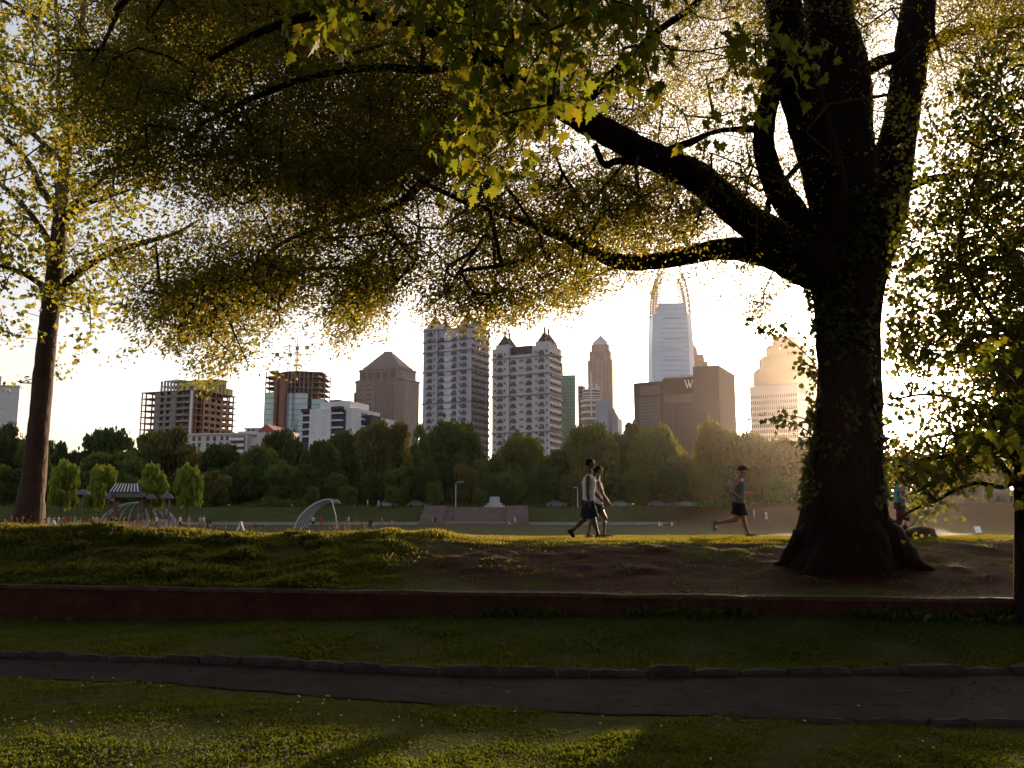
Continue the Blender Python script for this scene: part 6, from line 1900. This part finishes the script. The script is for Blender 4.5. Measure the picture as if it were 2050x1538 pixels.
# ---- small people far off: one standing, one walking, one sitting figure, copied and re-dressed
def small(kind):
    b_ = MB(); t = MB(); l = MB()
    if kind == 'sit':
        b_.ball((0, 0, .80), (.10, .09, .12), 10, 7); b_.tube([(0, 0, .70), (0, 0, .6)], .05, 8)
        t.tube([(-.05, 0, .18), (-.02, 0, .42), (0, 0, .62)], [.16, .15, .13], 12); t.tube([(0, -.16, .56), (.12, -.2, .36), (.26, -.14, .28)], [.05, .045, .035], 8); t.tube([(0, .16, .56), (.12, .2, .36), (.26, .14, .28)], [.05, .045, .035], 8)
        for y in (-.1, .1): l.tube([(-.05, y, .14), (.32, y, .38), (.5, y, .06)], [.09, .065, .045], 8)
    else:
        st_ = .20 if kind == 'walk' else .03
        b_.ball((.01, 0, 1.60), (.095, .08, .12), 10, 7); b_.tube([(0, 0, 1.52), (0, 0, 1.42)], .052, 8)
        t.tube([(0, 0, .92), (0, 0, 1.15), (0, 0, 1.38), (0, 0, 1.44)], [.15, .14, .17, .10], 12)
        for sg in (-1, 1):
            t.tube([(0, .19 * sg, 1.38), (sg * st_ * .4, .22 * sg, 1.18)], [.058, .05], 8)
            b_.tube([(sg * st_ * .4, .22 * sg, 1.20), (sg * st_ * .7, .22 * sg, 1.05), (sg * st_ * 1.3, .19 * sg, .82)], [.042, .038, .03], 8)
            l.tube([(0, .09 * sg, .95), (-sg * st_ * .6 + .03, .09 * sg, .52)], [.10, .075], 8); b_.tube([(-sg * st_ * .6 + .03, .09 * sg, .56), (-sg * st_ * 1.5, .09 * sg, .08), (-sg * st_ * 1.5 + .14, .09 * sg, .03)], [.06, .04, .04], 8)
    return remeshed('body', b_, .022, None, 2), remeshed('top', t, .022, None, 2), remeshed('trousers', l, .022, None, 2)
SM = {k_: small(k_) for k_ in ('stand', 'walk', 'sit')}
for k_ in SM:
    for me in SM[k_]: me.materials.clear(); me.materials.append(None)
def cmat(nm, c):
    m_ = bpy.data.materials.get(nm)
    return m_ or mat(nm, c, .85, .1, 6)
CL = {'white': (.62, .60, .62), 'red': (.42, .05, .04), 'black': (.02, .018, .02), 'blue': (.05, .08, .40), 'grey': (.25, .25, .30), 'tan': (.38, .25, .15), 'pale_blue': (.42, .48, .72), 'pink': (.6, .3, .3), 'khaki': (.25, .20, .13)}
def mini(px, Y, pose, top, leg, label, group=None, turn=0.0, skn=(.22, .12, .08), sc=1.0):
    x = at(px, 1040, Y).x
    t = empty('person', (x, Y, gz(x, Y)), turn, label, 'person', group); t.scale = (sc, sc, sc)
    for nm, me, m_ in zip(('body', 'top', 'trousers'), SM[pose], (cmat('far_skin', skn), cmat('cloth_' + top, CL[top]), cmat('cloth_' + leg, CL[leg]))):
        o = put(nm, me, t); o.material_slots[0].link = 'OBJECT'; o.material_slots[0].material = m_
for a in [
    (98, 116, 'walk', 'white', 'white', 'person in white left of the playground, beside the sycamore trunk', None, 0),
    (118, 118, 'stand', 'white', 'grey', 'person in white shirt between sycamore trunk and playground', None, 1),
    (131, 118, 'walk', 'red', 'black', 'person in a red shirt left of the playground dome', None, 0),
    (150, 116, 'stand', 'tan', 'khaki', 'person in tan at the left end of the playground dome', None, 1),
    (172, 112, 'sit', 'white', 'grey', 'seated person in white before the playground dome', None, 0),
    (194, 112, 'stand', 'pink', 'grey', 'person in pink before the playground dome', None, 2),
    (314, 112, 'walk', 'white', 'black', 'person in white by the grey stone block', None, 3),
    (340, 112, 'stand', 'blue', 'red', 'person in bright blue shirt right of the stone block', None, 0),
    (347, 113, 'walk', 'grey', 'grey', 'person in grey next to the one in bright blue', None, 2),
    (361, 112, 'stand', 'white', 'black', 'person in white shirt and black trousers, standing', None, 1),
    (365, 110, 'sit', 'black', 'black', 'person in black crouching beside the white shirt', None, 0),
    (378, 112, 'walk', 'grey', 'white', 'person in grey top and white trousers under the lime green tree', None, 0),
    (401, 112, 'stand', 'tan', 'khaki', 'person in tan shirt left of the round litter bin', None, 2),
    (408, 113, 'stand', 'white', 'grey', 'person in white beside the tan shirt, near the bin', None, 0),
    (510, 128, 'sit', 'red', 'black', 'person in red sitting on the field left of the backstop', None, 0),
    (531, 128, 'sit', 'grey', 'black', 'person in grey sitting right of the one in red', None, 3),
    (604, 122, 'walk', 'white', 'grey', 'person in white inside the left end of the backstop', None, 0),
    (615, 122, 'stand', 'grey', 'black', 'person in grey inside the backstop', None, 1),
    (627, 122, 'stand', 'white', 'black', 'person in white and black in the middle of the backstop', None, 2),
    (643, 122, 'walk', 'red', 'red', 'person in dark red inside the backstop', None, 0),
    (698, 140, 'stand', 'pale_blue', 'grey', 'person in pale blue right of the backstop', None, 0),
    (735, 195, 'stand', 'white', 'white', 'person in white at the top of the far bank, left one', None, 0),
    (757, 195, 'walk', 'white', 'pale_blue', 'person in white at the top of the far bank, right one', None, 0),
    (866, 168, 'stand', 'grey', 'grey', 'person in grey at the left foot of the steps', None, 0),
    (871, 167, 'stand', 'black', 'black', 'person in long black clothes at the left foot of the steps', None, 2),
    (906, 167, 'walk', 'black', 'khaki', 'person in black before the middle of the steps', None, 0),
    (979, 190, 'sit', 'white', 'black', 'seated person in front of the white monument', None, 0),
    (1019, 160, 'sit', 'pink', 'pink', 'person sitting right of the steps', None, 0),
    (1031, 160, 'stand', 'pale_blue', 'white', 'person in pale blue right of the steps', None, 0),
    (1320, 140, 'sit', 'white', 'white', 'small person in white far behind the couple, left one', None, 0),
    (1345, 140, 'sit', 'white', 'grey', 'small person in white far behind the couple, right one', None, 0),
    (1510, 128, 'stand', 'grey', 'grey', 'small person in grey behind the running man', None, 0),
    (1534, 118, 'walk', 'white', 'white', 'small person in white right of the running man', None, 0),
    (1471, 128, 'walk', 'grey', 'white', 'small person between the legs of the running man', None, 0),
]:
    mini(*a)
# parked cars glimpsed at the foot of the trees
carm = [mat('silver_car_paint', (.09, .10, .11), .5, 0, metal=.2), mat('dark_car_paint', (.05, .05, .07), .25, 0, spec=.8)]
def car_parts():
    bd = MB(); bd.prism([(-2.2, -.85), (2.2, -.85), (2.2, .85), (-2.2, .85)], .3, .82, [(-2.15, -.82), (2.1, -.82), (2.1, .82), (-2.15, .82)])
    gl = MB(); gl.prism([(-1.75, -.76), (1.25, -.76), (1.25, .76), (-1.75, .76)], .825, 1.32, [(-1.2, -.64), (.55, -.64), (.55, .64), (-1.2, .64)])
    rf = MB(); rf.prism([(-1.2, -.64), (.55, -.64), (.55, .64), (-1.2, .64)], 1.325, 1.40, [(-1.1, -.58), (.45, -.58), (.45, .58), (-1.1, .58)])
    wh = MB()
    k_ = 14
    for y0, y1 in ((-.1, .1),):
        vs = [(.33 * math.cos(2 * PI * j / k_), y, .33 * math.sin(2 * PI * j / k_)) for y in (y0, y1) for j in range(k_)]
        wh.add(vs, [(j, (j + 1) % k_, k_ + (j + 1) % k_, k_ + j) for j in range(k_)] + [tuple(range(k_ - 1, -1, -1)), tuple(range(k_, 2 * k_))])
    return bd.mesh('body', None), gl.mesh('windows', M_glassd), rf.mesh('roof', None), wh.mesh('wheel', m_bin)
CP_ = car_parts()
for me in (CP_[0], CP_[2]): me.materials.append(None)
for px, k_, lb in [(775, 1, 'dark parked car glimpsed under the trees left of the steps'), (835, 0, 'silver parked car glimpsed under the trees above the steps'), (1115, 0, 'silver parked car under the trees left of the walking couple'), (1245, 1, 'dark parked car under the trees right of the walking couple'), (1318, 0, 'silver parked car under the trees between couple and running man'), (1375, 1, 'dark parked car under the trees left of the running man')]:
    x, y = FLD(px, 197.5); t = empty('parked_car', (x, 197.5, gz(x, 197.5)), 0, lb, 'car')
    for nm, me in zip(('body', 'windows', 'roof'), CP_[:3]):
        o = put(nm, me, t)
        if nm != 'windows': o.material_slots[0].link = 'OBJECT'; o.material_slots[0].material = carm[k_]
    for wx_, wy_ in ((-1.35, -.8), (1.35, -.8), (-1.35, .8), (1.35, .8)): put('wheel', CP_[3], t, (wx_, wy_, .33))
